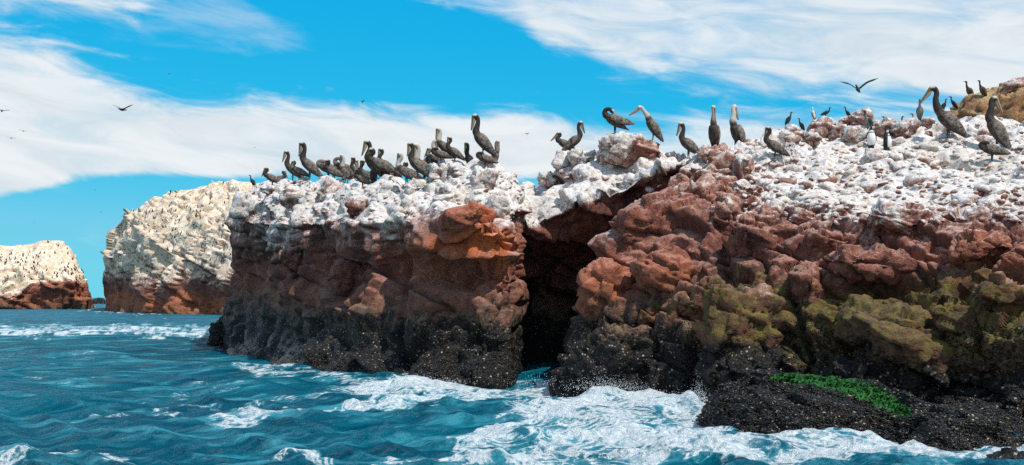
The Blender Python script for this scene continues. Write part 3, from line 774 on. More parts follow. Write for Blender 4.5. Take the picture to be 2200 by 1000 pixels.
# ------------------------------------------------------------------ sea
def build_sea():
    r = np.concatenate([np.geomspace(0.6, 9.0, 22)[:-1], CAMZ * F / np.linspace(CAMZ * F / 9.0, CAMZ * F / 420.0, 410), np.geomspace(420, 30000, 36)[1:]])
    half = math.radians(27)
    ang = np.concatenate([np.linspace(-math.pi, -half, 40)[:-1], np.linspace(-half, half, 450), np.linspace(half, math.pi, 40)[1:]])
    R, A = np.meshgrid(r, ang, indexing='ij')
    X, Y = R * np.sin(A), R * np.cos(A)
    dr = np.gradient(r)[:, None] * np.ones_like(R)
    Z = np.zeros_like(R); DX = np.zeros_like(R); DY = np.zeros_like(R)
    g = np.random.default_rng(5)
    nw = 84
    for i in range(nw):
        lam = 0.26 * (12.0 / 0.26) ** (i / (nw - 1)) * g.uniform(0.9, 1.1)
        th = math.radians(68) + g.normal(0, 0.55 if lam < 3 else 0.35)       # running in towards the cliffs
        amp = 0.0125 * lam ** 0.62 * g.uniform(0.5, 1.3) * (1.0 if lam < 1.6 else 0.72)
        kx, ky = 2 * math.pi / lam * math.cos(th), 2 * math.pi / lam * math.sin(th)
        ph = kx * X + ky * Y + g.uniform(0, 6.28)
        att = np.clip((lam / np.maximum(dr, 1e-3) - 2.0) / 3.0, 0, 1)
        Z += att * amp * np.cos(ph)
        DX -= att * amp * 0.9 * math.cos(th) * np.sin(ph); DY -= att * amp * 0.9 * math.sin(th) * np.sin(ph)
    ruffle = 0.07 + 0.33 * sstep(np.log(R), math.log(45.0), math.log(220.0))
    P = np.stack([X.ravel(), Y.ravel(), np.zeros(X.size)], 1)
    x, y = pxy(P)
    ahead = P[:, 1] > 1.0
    y = np.where(ahead, HY + CAMZ * F / np.maximum(P[:, 1], 1.0), 4000.0)
    Q = np.stack([P[:, 0], P[:, 1], np.zeros(len(P))], 1)
    nlo = fbm(Q * 0.35, 3, 71); nmid = fbm(Q * 1.2 + 9, 4, 73); nhi = fbm(Q * 3.3 + 5, 3, 79)
    foam = np.zeros(len(P))
    def streak(pts, w0, a, soft=1.0):
        nonlocal foam
        pts = np.array(pts, float)
        xx = x + 26 * nlo; yy = y + 9 * nmid + 5 * nhi
        best = np.full(len(P), 1e9)
        for p, q in zip(pts[:-1], pts[1:]):
            d = (q - p); s = np.array([1.0, 4.0])                 # foam lies in long low bands
            dx, dy = (xx - p[0]) * s[0], (yy - p[1]) * s[1]; dd = d * s
            t = np.clip((dx * dd[0] + dy * dd[1]) / (dd @ dd), 0, 1)
            best = np.minimum(best, np.hypot(dx - t * dd[0], dy - t * dd[1]) / 4.0)
        foam = np.maximum(foam, a * np.exp(-(best / w0) ** 2))
    streak([(-300, 712), (100, 712), (300, 714), (450, 718)], 6.5, 1.0)
    streak([(-300, 706), (0, 705), (450, 705)], 9, 0.50)
    streak([(190, 665), (240, 668), (330, 671)], 3.0, 0.8)
    streak([(540, 792), (640, 806), (760, 822), (860, 832)], 8, 0.62)
    streak([(760, 836), (900, 838), (1040, 845), (1180, 838)], 15, 1.0)
    streak([(860, 828), (920, 828), (980, 832)], 12, 1.0)
    streak([(480, 900), (620, 886), (760, 880), (900, 868), (1040, 858)], 8, 0.80)
    streak([(560, 870), (700, 850), (820, 848)], 9, 0.55)
    streak([(1160, 885), (1230, 872), (1290, 852), (1350, 838), (1420, 850)], 22, 0.95)
    streak([(1380, 862), (1450, 868), (1505, 872)], 22, 1.0)
    streak([(1300, 895), (1400, 900), (1490, 905)], 20, 0.85)
    streak([(1020, 958), (1100, 935), (1220, 925), (1330, 935)], 13, 0.95)
    streak([(1040, 985), (1180, 972), (1330, 958), (1480, 962), (1600, 968)], 16, 0.9)
    streak([(1250, 1000), (1400, 985), (1500, 990)], 14, 0.85)
    streak([(820, 985), (900, 978), (990, 972), (1090, 985)], 6, 0.78)
    streak([(560, 975), (650, 968), (720, 985), (800, 1002)], 5, 0.72)
    streak([(1480, 920), (1580, 940), (1680, 955), (1800, 962), (1880, 958)], 9, 0.85)
    streak([(1600, 985), (1720, 982), (1850, 972), (1950, 968), (2020, 992), (2110, 988)], 17, 1.0)
    streak([(1900, 955), (1960, 965), (2030, 985)], 12, 1.0)
    streak([(2100, 980), (2160, 970), (2260, 962)], 12, 0.9)
    streak([(1680, 797), (1740, 802), (1775, 806)], 4, 1.0)
    streak([(1960, 860), (2040, 862), (2120, 868), (2190, 892)], 5, 1.0)
    streak([(-200, 1000), (0, 992), (110, 980), (200, 974), (290, 980)], 8, 0.80)
    streak([(-100, 968), (60, 962), (160, 968)], 6, 0.55)
    streak([(140, 900), (260, 888), (360, 880), (480, 872)], 5, 0.5)
    streak([(0, 812), (120, 806), (210, 816)], 6, 0.46)
    streak([(380, 835), (500, 825)], 6, 0.42)
    streak([(-300, 770), (200, 764)], 5, 0.36)
    surf = sstep(x, 900, 1200) * sstep(y, 830, 880)
    foam = np.maximum(foam, (0.36 * surf + 0.10) * (0.75 + 0.5 * nlo))
    crest = np.clip(Z.ravel() / 0.25, -1, 1)
    foam = np.clip(foam + 0.10 * np.clip(crest, 0, 1) * ahead, 0, 1.1)
    foam = np.where(ahead, foam, 0.10)
    # swells heaped up where the surf meets the rock
    zz = Z.ravel() - 0.03
    for (px, py, hgt, sx, sy) in [(920, 834, 0.34, 0.75, 1.1), (1060, 842, 0.10, 1.6, 0.8), (1295, 842, 0.42, 0.55, 1.0), (1350, 852, 0.22, 1.1, 0.9), (1440, 872, 0.34, 0.75, 1.0), (1497, 876, 0.36, 0.22, 0.6),
                                (1235, 880, 0.16, 1.0, 0.8), (1905, 962, 0.07, 0.4, 0.4), (2100, 985, 0.04, 0.6, 0.4), (1110, 950, 0.16, 0.9, 0.7), (1730, 806, 0.62, 0.5, 0.45), (2050, 864, 0.36, 1.1, 0.5), (2150, 884, 0.26, 0.8, 0.5), (120, 985, 0.14, 1.0, 0.5), (620, 890, 0.10, 1.6, 0.6)]:
        d = dwater(py); cx = (px - CX) / F * d
        if py < 870 and px > 1690: d = {1730: 21.3, 2050: 19.8, 2150: 19.6}[px]; cx = (px - CX) / F * d
        zz += hgt * np.exp(-((P[:, 0] - cx) / sx) ** 2 - ((P[:, 1] - d) / sy) ** 2)
    rough = np.clip(foam - 0.45, 0, 1) * np.exp(-P[:, 1] / 60)
    zz += rough * (0.10 * nmid + 0.09 * np.abs(nhi) + 0.05 * vnoise(Q * 9, 83))
    V = np.stack([X.ravel() + DX.ravel(), Y.ravel() + DY.ravel(), zz], 1)
    me = make_mesh('sea', V, grid_faces(*R.shape, flip=True), {'foam': foam, 'ruffle': ruffle.ravel()})
    m, g2 = new_mat('sea_water')
    geo = g2.node('ShaderNodeNewGeometry'); pos = geo.outputs['Position']
    fo = g2.attr('foam')
    st = g2.vm('MULTIPLY', pos, (0.75, 1.0, 1.0))
    f1 = g2.noise(st, 2.2, 8, 0.66, 1.6); f2 = g2.noise(pos, 11.0, 5, 0.7, 0.6)
    vo = g2.vor(g2.vm('ADD', pos, g2.vm('MULTIPLY', g2.node('ShaderNodeTexNoise').outputs[1], (0.3, 0.3, 0.3))), 3.0, 'DISTANCE_TO_EDGE')
    fm = g2.m('ADD', fo, g2.m('ADD', g2.m('MULTIPLY', g2.m('SUBTRACT', f1, 0.5), 1.45), g2.m('MULTIPLY', g2.m('SUBTRACT', f2, 0.5), 0.55)))
    fm = g2.m('ADD', fm, g2.step(vo, 0.12, 0.0, 0.0, 0.10))
    rid = g2.m('SUBTRACT', 1.0, g2.m('ABSOLUTE', g2.m('MULTIPLY', g2.m('SUBTRACT', g2.noise(st, 1.7, 5, 0.55, 2.2), 0.5), 6.0)))
    fm = g2.m('ADD', fm, g2.m('MULTIPLY', g2.step(rid, 0.55, 1.0), g2.step(fo, 0.18, 0.55, 0.0, 0.45)))
    mask = g2.step(fm, 0.56, 1.05)
    deep = g2.mix(g2.step(g2.noise(pos, 0.10, 3, 0.5), 0.35, 0.65), (0.0, 0.062, 0.100), (0.0, 0.098, 0.142))
    deep = g2.mix(g2.step(fm, 0.30, 0.60, 0.0, 0.55), deep, (0.05, 0.24, 0.30))
    # sky glints and dark wave faces painted into the water colour along the swell
    glint = g2.noise(g2.vm('MULTIPLY', pos, (0.55, 1.5, 1.0)), 0.8, 7, 0.64, 0.9)
    deep = g2.mix(g2.step(glint, 0.49, 0.68, 0.0, 0.9), deep, (0.04, 0.27, 0.33))
    deep = g2.mix(g2.step(glint, 0.46, 0.36, 0.0, 0.6), deep, (0.0, 0.024, 0.046))
    bump = g2.m('ADD', g2.noise(g2.vm('MULTIPLY', pos, (0.55, 1.2, 1.0)), 2.6, 6, 0.62, 0.5), g2.m('MULTIPLY', f2, 0.2))
    b = g2.node('ShaderNodeBump'); b.inputs['Strength'].default_value = 1.0; b.inputs['Distance'].default_value = 0.22
    g2.put(b.inputs['Height'], bump)
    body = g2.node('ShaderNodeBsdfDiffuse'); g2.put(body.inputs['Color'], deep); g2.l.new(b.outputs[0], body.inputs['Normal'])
    refl = g2.node('ShaderNodeBsdfGlossy'); g2.put(refl.inputs['Color'], (0.80, 0.95, 1.0)); g2.put(refl.inputs['Roughness'], g2.attr('ruffle')); g2.l.new(b.outputs[0], refl.inputs['Normal'])
    fr_ = g2.node('ShaderNodeFresnel'); fr_.inputs['IOR'].default_value = 1.333; g2.l.new(b.outputs[0], fr_.inputs['Normal'])
    wat = g2.node('ShaderNodeMixShader'); g2.put(wat.inputs[0], g2.m('MULTIPLY', fr_.outputs[0], 0.40))   # as through a polarising filter
    g2.l.new(body.outputs[0], wat.inputs[1]); g2.l.new(refl.outputs[0], wat.inputs[2])
    fb = g2.node('ShaderNodeBsdfPrincipled')
    g2.put(fb.inputs['Base Color'], g2.mix(g2.step(f2, 0.35, 0.6), (0.50, 0.62, 0.66), (0.80, 0.83, 0.84))); fb.inputs['Roughness'].default_value = 0.7
    b2 = g2.node('ShaderNodeBump'); b2.inputs['Strength'].default_value = 1.0; b2.inputs['Distance'].default_value = 0.22
    g2.put(b2.inputs['Height'], g2.m('ADD', f1, g2.m('MULTIPLY', f2, 0.5))); g2.l.new(b2.outputs[0], fb.inputs['Normal'])
    ms = g2.node('ShaderNodeMixShader'); g2.put(ms.inputs[0], mask); g2.l.new(wat.outputs[0], ms.inputs[1]); g2.l.new(fb.outputs[0], ms.inputs[2])
    o = g2.node('ShaderNodeOutputMaterial'); g2.l.new(ms.outputs[0], o.inputs[0])
    return link('sea', me, m, kind='structure')
sea = build_sea()

# spray thrown up where the surf breaks
def spray():
    m, g = new_mat('spray_water')
    finish(g, g.mix(g.noise(g.node('ShaderNodeNewGeometry').outputs['Position'], 9.0, 2), (0.62, 0.70, 0.73), (0.86, 0.88, 0.89)), 0.5)
    V, Fc = cube_sphere(1)
    Vs, Fs, k = [], [], 0
    for px, py, d, n, sx, h in [(1292, 842, 25.6, 900, 0.36, 0.26), (1340, 850, 25.2, 500, 0.45, 0.16), (918, 834, 27.2, 500, 0.5, 0.12), (1500, 874, 22.4, 500, 0.10, 0.22), (1445, 872, 22.9, 300, 0.5, 0.10),
                                (1165, 838, 26.6, 160, 0.4, 0.18), (1240, 880, 22.3, 160, 0.5, 0.14), (2050, 866, 19.0, 120, 0.8, 0.06)]:
        for q in range(n):
            x = rng.normal(0, 1); up = abs(rng.normal(0, 1)) * h * math.exp(-0.4 * x * x)
            c = at(px, py, d) + np.array([x * sx, rng.normal(0, .35), 0]); c[2] = 0.12 + up
            s = rng.uniform(0.003, 0.010) * (1 - 0.5 * min(1, up / (2 * h)))
            Vs.append(V * s * np.array([1.0, 1, rng.uniform(.7, 1.8)]) + c); Fs.append(Fc + k * len(V)); k += 1
    link('spray', make_mesh('spray', np.concatenate(Vs), np.concatenate(Fs)), m, kind='stuff', label='white droplets of spray thrown up along the foot of the rocks', category='spray')
spray()
upd()

# ------------------------------------------------------------------ loose stones on the guano slopes
STONE_MESHES = []
for q in range(8):
    V, Fc = CS5
    sc_ = np.array([1.0, rng.uniform(.7, 1), rng.uniform(.5, .8)])
    P = V * poly_radius(V, 300 + q, 9, 0.6, 1.0)[:, None] * sc_
    n = len(P)
    STONE_MESHES.append(make_mesh('stone', P, Fc, {'tide': np.full(n, 4.4), 'guano': np.full(n, (0.6, 0.3, 0.1, 0.8, -1.6, 0.5, 0.0, 0.5)[q]), 'rust': np.zeros(n), 'weed': np.zeros(n), 'joint': np.zeros(n), 'moss': np.zeros(n)}, smooth=False))
    STONE_MESHES[-1].materials.append(ROCK)

def scatter(parent, count, xr, yr, sr, dmax, zmin=3.3):
    made = 0; tries = 0
    while made < count and tries < count * 12:
        tries += 1
        px, py = rng.uniform(*xr), rng.uniform(*yr)
        h = hit(parent, px, py)
        if h is None or h[2] < zmin or h[1] > dmax: continue
        s = rng.uniform(0, 1) ** 3 * (sr[1] - sr[0]) + sr[0]
        o = link('stone', STONE_MESHES[rng.integers(0, 8)], None, parent)
        o.location = h + np.array([0, 0.3 * s, -0.12 * s]); o.scale = (s, s, s * rng.uniform(.55, .95))
        o.rotation_euler = (rng.normal(0, .3), rng.normal(0, .3), rng.uniform(0, 6.28))
        made += 1
scatter(right, 170, (1600, 2215), (262, 440), (0.07, 0.40), 34)
scatter(left, 60, (515, 1120), (372, 430), (0.08, 0.34), 56)
scatter(arch, 40, (1130, 1470), (335, 420), (0.09, 0.28), 38)

def rubble(parent, name, count, xr, yr, sr, dmax, zmin, mat, attrs, base, squash=0.5, skip=None):
    """pieces too small to pick apart: one joined mesh"""
    V, Fc = base
    Vs, Fs, k = [], [], 0
    tries = 0
    while k < count and tries < count * 6:
        tries += 1
        px, py = rng.uniform(*xr), rng.uniform(*yr)
        if skip and skip(px, py): continue
        h = hit(parent, px, py)
        if h is None or not (zmin[0] < h[2] < zmin[1]) or h[1] > dmax: continue
        s = rng.uniform(*sr)
        R = np.array(Matrix.Rotation(rng.uniform(0, 6.28), 3, 'Z') @ Matrix.Rotation(rng.normal(0, .6), 3, 'X'))
        P = V * (1 + rng.normal(0, 0.12, (len(V), 1))) * np.array([1, rng.uniform(.6, 1), squash]) * s
        Vs.append(P @ R.T + h); Fs.append(Fc + k * len(V)); k += 1
    V = np.concatenate(Vs); n = len(V)
    a = {kk: np.full(n, vv) for kk, vv in attrs.items()}
    if 'tide' not in a: a['tide'] = V[:, 2]
    if 'guano' in attrs: a['guano'] = a['guano'] + np.repeat(rng.normal(0, 0.7, k), len(base[0]))
    return link(name, make_mesh(name, V, np.concatenate(Fs), a, smooth=False), mat, parent, kind='stuff')
CS2 = cube_sphere(2)
Z0 = dict(rust=0.0, weed=0.0, joint=0.0, moss=0.0)
rubble(right, 'rubble', 900, (1600, 2215), (255, 480), (0.025, 0.11), 34, (3.2, 9), ROCK, dict(Z0, guano=0.15), CS2)
rubble(left, 'rubble', 350, (510, 1125), (365, 480), (0.025, 0.10), 56, (3.4, 9), ROCK, dict(Z0, guano=0.2), CS2)
OCT = (np.array([[1, 0, 0], [-1, 0, 0], [0, .42, 0], [0, -.42, 0], [0, 0, .36], [0, 0, -.3]], float), np.array([[0, 2, 4], [2, 1, 4], [1, 3, 4], [3, 0, 4], [2, 0, 5], [1, 2, 5], [3, 1, 5], [0, 3, 5]]))
def mussel_mat():
    m, g = new_mat('mussel_shell')
    geo = g.node('ShaderNodeNewGeometry')
    n = g.node('ShaderNodeTexWhiteNoise', noise_dimensions='1D'); g.put(n.inputs['W'], geo.outputs['Random Per Island'])
    c = g.ramp(geo.outputs['Random Per Island'], [(0.0, (0.004, 0.004, 0.005)), (0.80, (0.010, 0.009, 0.008)), (0.92, (0.04, 0.028, 0.017)), (0.97, (0.15, 0.115, 0.08)), (1.0, (0.30, 0.26, 0.21))])
    finish(g, c, 0.42, spec=0.4)
    return m
MUSSEL = mussel_mat()
def on_weed(px, py):
    best = 9.0
    for p, q in zip(WEED_LINE[:-1], WEED_LINE[1:]):
        dx, dy = q[0] - p[0], q[1] - p[1]
        t = min(1, max(0, ((px - p[0]) * dx + (py - p[1]) * dy) / (dx * dx + dy * dy)))
        best = min(best, math.hypot(px - p[0] - t * dx, py - p[1] - t * dy) / (p[2] + (q[2] - p[2]) * t))
    return best < rng.uniform(0.85, 1.7)
rubble(mussel_rock, 'mussel_bed', 6000, (1490, 2210), (790, 985), (0.025, 0.055), 22, (0.02, 2), MUSSEL, {}, OCT, 1.0, on_weed)
rubble(right, 'mussel_bed', 6500, (1180, 2210), (690, 875), (0.025, 0.055), 30, (0.02, 1.7), MUSSEL, {}, OCT, 1.0)
rubble(left, 'mussel_bed', 3000, (470, 1130), (700, 835), (0.03, 0.06), 56, (0.02, 1.6), MUSSEL, {}, OCT, 1.0)

def weed_blades():
    m, g = new_mat('sea_lettuce')
    geo = g.node('ShaderNodeNewGeometry')
    finish(g, g.ramp(geo.outputs['Random Per Island'], [(0.0, (0.030, 0.040, 0.010)), (0.4, (0.010, 0.080, 0.012)), (0.8, (0.014, 0.14, 0.020)), (1.0, (0.04, 0.22, 0.03))]), 0.45, spec=0.4)
    pts = np.array(WEED_LINE, float)
    Vs, Fs, k = [], [], 0
    while k < 1300:
        t = rng.uniform(0, len(pts) - 1.001); i = int(t)
        c = pts[i] * (1 - t + i) + pts[i + 1] * (t - i)
        b = hit(mussel_rock, c[0] + rng.normal(0, 14), c[1] + rng.normal(0, 0.95) * c[2])
        if b is None or b[1] > 20: continue
        L = rng.uniform(.006, .025); a = rng.uniform(0, 6.28); d = np.array([math.cos(a), math.sin(a), 0])
        tip = b + np.array([rng.normal(0, .03), rng.normal(-.03, .03), L])
        Vs.append(np.stack([b - d * .014, b + d * .014, tip + d * .009, tip - d * .009])); Fs.append(np.arange(4)[None] + 4 * k); k += 1
    link('green_weed', make_mesh('green_weed', np.concatenate(Vs), np.concatenate(Fs), smooth=False), m, mussel_rock, kind='stuff')
weed_blades()
upd()

# ------------------------------------------------------------------ birds
def plumage(name, dark, light, scale=30.0, extra_white=False):
    """feathers: dark and light barring, neck colour taken from the object's own colour"""
    m, g = new_mat(name)
    tc = g.node('ShaderNodeTexCoord'); p = tc.outputs['Object']
    n1 = g.noise(g.vm('MULTIPLY', p, (0.6, 1.6, 1.6)), scale, 3, 0.6); n2 = g.noise(p, 9.0, 3, 0.5)
    c = g.mix(g.step(g.m('ADD', g.m('MULTIPLY', n1, 0.6), g.m('MULTIPLY', n2, 0.4)), 0.42, 0.60), dark, light)
    oi = g.node('ShaderNodeObjectInfo')
    nk, hd, wh = g.attr('neck'), g.attr('head'), g.attr('white')
    c = g.mix(nk, c, oi.outputs['Color'])
    c = g.mix(g.m('MULTIPLY', hd, 0.8), c, (0.66, 0.56, 0.40))
    c = g.mix(wh, c, (0.72, 0.70, 0.67))
    c = g.mix(g.attr('legs'), c, (0.045, 0.04, 0.045))
    finish(g, c, 0.75, n1, 0.4, 0.01, 0.2)
    return m
BODY = plumage('pelican_plumage', (0.028, 0.020, 0.016), (0.105, 0.076, 0.058))
WING = plumage('pelican_wing', (0.026, 0.020, 0.017), (0.27, 0.22, 0.18), 42.0)
BLACK = plumage('black_plumage', (0.014, 0.014, 0.016), (0.035, 0.034, 0.036))
GREY = plumage('grey_plumage', (0.10, 0.095, 0.09), (0.26, 0.245, 0.23))
PALE = plumage('pale_plumage', (0.34, 0.31, 0.28), (0.62, 0.58, 0.54))
def plain(name, c, rough=0.6):
    m, g = new_mat(name)
    n = g.noise(g.node('ShaderNodeTexCoord').outputs['Object'], 25.0, 3)
    finish(g, g.mix(n, tuple(x * 0.6 for x in c), c), rough); return m
BILL = plain('bill_horn', (0.36, 0.27, 0.19)); BILL_DARK = plain('bill_dark', (0.15, 0.11, 0.08)); EYE = plain('eye_dark', (0.01, 0.01, 0.01), 0.2)

def cr(pts, per=5):
    """Catmull-Rom through the rows of pts"""
    p = np.asarray(pts, float); p = np.concatenate([2 * p[:1] - p[1:2], p, 2 * p[-1:] - p[-2:-1]])
    out = []
    for i in range(1, len(p) - 2):
        for t in np.linspace(0, 1, per, endpoint=False):
            a, b, c, d = p[i - 1:i + 3]
            out.append(0.5 * (2 * b + (c - a) * t + (2 * a - 5 * b + 4 * c - d) * t * t + (3 * b - a - 3 * c + d) * t ** 3))
    out.append(p[-2]); return np.array(out)

def loft(pts, seg=12, per=4):
    """closed tube through rows (x, y, z, half width, half height)"""
    q = cr(pts, per) if per else np.asarray(pts, float)
    C, R = q[:, :3], np.maximum(q[:, 3:5], 0.002)
    T = np.gradient(C, axis=0); T /= np.maximum(np.linalg.norm(T, axis=1, keepdims=True), 1e-9)
    side = np.array([0.0, 1.0, 0.0]); V = []
    th = np.linspace(0, 2 * math.pi, seg, endpoint=False)
    for i in range(len(C)):
        s = side - T[i] * (side @ T[i]); s /= max(np.linalg.norm(s), 1e-6); up = np.cross(T[i], s)
        side = s
        V.append(C[i] + np.cos(th)[:, None] * s * R[i, 0] + np.sin(th)[:, None] * up * R[i, 1])
    n = len(C); V = np.concatenate(V + [C[:1], C[-1:]])
    Fc = []
    for i in range(n - 1):
        for j in range(seg):
            a, b = i * seg + j, i * seg + (j + 1) % seg
            Fc += [(a, b, b + seg), (a, b + seg, a + seg)]
    for j in range(seg):
        Fc.append((n * seg, (j + 1) % seg, j)); Fc.append((n * seg + 1, (n - 1) * seg + j, (n - 1) * seg + (j + 1) % seg))
    return V, np.array(Fc)

def join(parts):
    Vs, Fs, k = [], [], 0
    for V, Fc in parts: Vs.append(V); Fs.append(Fc + k); k += len(V)
    return np.concatenate(Vs), np.concatenate(Fs)

def weld(V, Fc, voxel):
    """one continuous skin over overlapping tubes"""
    me = make_mesh('tmp', V, Fc); o = bpy.data.objects.new('tmp', me); COL.objects.link(o)
    md = o.modifiers.new('r', 'REMESH'); md.mode = 'VOXEL'; md.voxel_size = voxel
    ms = o.modifiers.new('s', 'SMOOTH'); ms.iterations = 3; ms.factor = 0.5
    upd()
    ev = o.evaluated_get(DG); m2 = bpy.data.meshes.new_from_object(ev)
    bpy.data.objects.remove(o, do_unlink=True); bpy.data.meshes.remove(me)
    m2.polygons.foreach_set('use_smooth', np.ones(len(m2.polygons), bool))
    return m2

def set_attrs(me, **arrs):
    for a, v in arrs.items():
        if a in me.attributes: me.attributes.remove(me.attributes[a])
        t = me.attributes.new(a, 'FLOAT', 'POINT'); t.data.foreach_set('value', np.asarray(v, np.float32))
def coords(me):
    c = np.zeros(len(me.vertices) * 3, np.float32); me.vertices.foreach_get('co', c); return c.reshape(-1, 3)

NECKS = {
    'tall':    [(.03, 0, .08), (.01, 0, .18), (-.02, 0, .28), (-.025, 0, .37), (.0, 0, .44), (.055, 0, .475), (.105, 0, .455)],
    'ess':     [(.07, 0, .06), (.08, 0, .15), (.03, 0, .24), (-.03, 0, .31), (-.03, 0, .39), (.03, 0, .44), (.08, 0, .43)],
    'tucked':  [(.07, 0, .02), (.10, 0, .09), (.06, 0, .16), (-.01, 0, .20), (-.01, 0, .26), (.05, 0, .295), (.10, 0, .28)],
    'lean':    [(.03, 0, .09), (.08, 0, .17), (.14, 0, .25), (.19, 0, .32), (.23, 0, .37), (.29, 0, .375), (.33, 0, .36)],
    'preen':   [(.07, 0, .05), (.10, 0, .13), (.08, .03, .20), (.01, .05, .23), (-.06, .06, .21), (-.11, .07, .16), (-.14, .07, .12)],
    'sleep':   [(.06, 0, .03), (.08, 0, .10), (.03, .03, .14), (-.05, .05, .14), (-.11, .06, .11), (-.15, .06, .09), (-.18, .06, .07)],
    'long':    [(.06, 0, .10), (.10, 0, .22), (.11, 0, .34), (.09, 0, .45), (.12, 0, .54), (.19, 0, .57), (.24, 0, .545)],
    'turned':  [(.04, 0, .09), (.02, 0, .20), (.0, 0, .31), (.0, -.02, .40), (-.02, -.03, .47), (-.07, -.04, .50), (-.12, -.05, .50)],
}
def pelican_parts(pitch, neck, bill_ang, bill_len=0.39, short=False, wing_lift=0.0, voxel=0.016):
    p = math.radians(pitch); cp, sp_ = math.cos(p), math.sin(p)
    z0 = 0.34 + 0.10 * sp_
    ax = lambda s, o=0.0: np.array([s * cp - o * sp_, 0, z0 + s * sp_ + o * cp])
    body = [(-.52, .01, .045, .012), (-.42, .0, .065, .028), (-.28, 0, .095, .078), (-.12, 0, .130, .122), (.03, 0, .142, .138), (.15, 0, .125, .130), (.23, .01, .095, .102)]
    sp = [(*ax(s, o), a, b) for s, o, a, b in body]
    ch = ax(.23, .01)
    nr = [(.088, .098), (.070, .080), (.058, .065), (.053, .059), (.056, .061), (.063, .066), (.045, .046)]
    nk = [(*(ch + np.array(q)), a, b) for q, (a, b) in zip(NECKS[neck], nr)]
    parts = [loft(sp + nk, 14)]
    for s in (-1, 1):
        hipz = z0 - 0.08
        parts.append(loft([(-.03, .06 * s, hipz, .034, .034), (-.02, .065 * s, hipz * .55, .022, .022), (-.01, .068 * s, .045, .015, .015), (.0, .07 * s, .012, .018, .014)], 8))
        parts.append(loft([(-.03, .07 * s, .012, .014, .010), (.03, .072 * s, .014, .032, .010), (.09, .075 * s, .010, .045, .009), (.12, .076 * s, .008, .02, .008)], 8))
    me = weld(*join(parts), voxel)
    v = coords(me)
    cen = cr(np.array(sp + nk)[:, :3], 4); prm = np.linspace(0, 1, len(cen)) * (len(sp + nk) - 1)
    i = ((v[:, None] - cen[None]) ** 2).sum(-1).argmin(1); t = prm[i]
    nkm = sstep(t, 6.4, 7.6); hdm = sstep(t, 11.2, 11.9) * sstep(v[:, 2] - cen[i][:, 2], -.015, .02)
    legs = sstep(v[:, 2], 0.17, 0.13) * (t < 6)
    belly = np.zeros(len(v))
    set_attrs(me, neck=nkm, head=hdm, white=belly, legs=legs)
    hd = np.array(nk[-1][:3]); prev = np.array(nk[-3][:3]); dirv = hd - prev; back = -1.0 if neck in ('preen', 'sleep', 'turned') else 1.0
    a = math.radians(bill_ang); bd = np.array([back * math.cos(a), dirv[1] * 2, math.sin(a)]); bd /= np.linalg.norm(bd)
    s0 = hd - bd * 0.03
    up = loft([(*(s0 + bd * bill_len * q), w_, h_) for q, w_, h_ in ((0, .042, .042), (.25, .033, .032), (.6, .027, .022), (.92, .023, .016), (1.0, .010, .012))], 8)
    dn = np.array([bd[2] * back, 0, -abs(bd[0])]) * 0.022
    lo = loft([(*(s0 + dn * q2 + bd * bill_len * q), w_, h_) for q, q2, w_, h_ in ((0.0, .7, .030, .032), (.25, 1.6, .027, .046), (.55, 1.3, .022, .034), (.95, .6, .010, .008))], 8)
    wings = []
    for s in (-1, 1):
        w0 = [(.19, .03, .10, .035, .07), (.08, .05, .132, .030, .105), (-.08, .05, .136, .026, .115), (-.26, .05, .105, .020, .088), (-.42, .055, .070, .014, .055), (-.56, .05, .035, .008, .018)]
        V, Fc = loft([(*(ax(q, o + wing_lift * max(0, -q)) + np.array([0, y * s * (1 + wing_lift), 0])), a_, b_) for q, o, y, a_, b_ in w0], 10)
        m_ = make_mesh('wing', V, Fc); n = len(V); set_attrs(m_, neck=np.zeros(n), head=np.zeros(n), white=np.zeros(n), legs=np.zeros(n)); wings.append(m_)
    h = max(v[:, 2].max(), 0.3)
    eye = hd * 0.45 + np.array(nk[-2][:3]) * 0.55
    eyes = []
    for s in (-1, 1):
        V, Fc = CS2; eyes.append(make_mesh('eye', V * 0.011 + eye + np.array([0, .036 * s, .012]), Fc))
    return dict(body=me, bill=make_mesh('bill', *up), pouch=make_mesh('pouch', *lo), wings=wings, eyes=eyes, height=h)

POSES = {
    'alert':   pelican_parts(46, 'tall', -84), 'proud': pelican_parts(52, 'tall', -82), 'ess': pelican_parts(38, 'ess', -80), 'tuck': pelican_parts(30, 'tucked', -68),
    'preen':   pelican_parts(30, 'preen', -60, wing_lift=0.35), 'sleep': pelican_parts(18, 'sleep', -20), 'upright': pelican_parts(70, 'tall', -86), 'lean': pelican_parts(60, 'lean', -38),
    'stretch': pelican_parts(46, 'long', -54, 0.44), 'turned': pelican_parts(62, 'turned', -70), 'beak': pelican_parts(35, 'tucked', -48, 0.42), 'look': pelican_parts(42, 'tall', -76),
}
def pelican(pose, loc, yaw, scale, tone, label, group, body_mat=None):
    A = POSES[pose]
    e = link('pelican', None, label=label, category='pelican', group=group)
    e.location = loc; e.rotation_euler = (0, 0, math.radians(yaw)); e.scale = (scale,) * 3
    def child(n, me, mat):
        if not me.materials: me.materials.append(mat)
        o = link(n, me, None, e); o.color = (*tone, 1); return o
    b = child('body', A['body'], BODY)
    bl = child('bill', A['bill'], BILL_DARK if tone[0] < .1 else BILL)
    child('pouch', A['pouch'], BILL)
    for w_ in A['wings']: child('wing', w_, WING)
    for q in A['eyes']: child('eye', q, EYE)
    return e

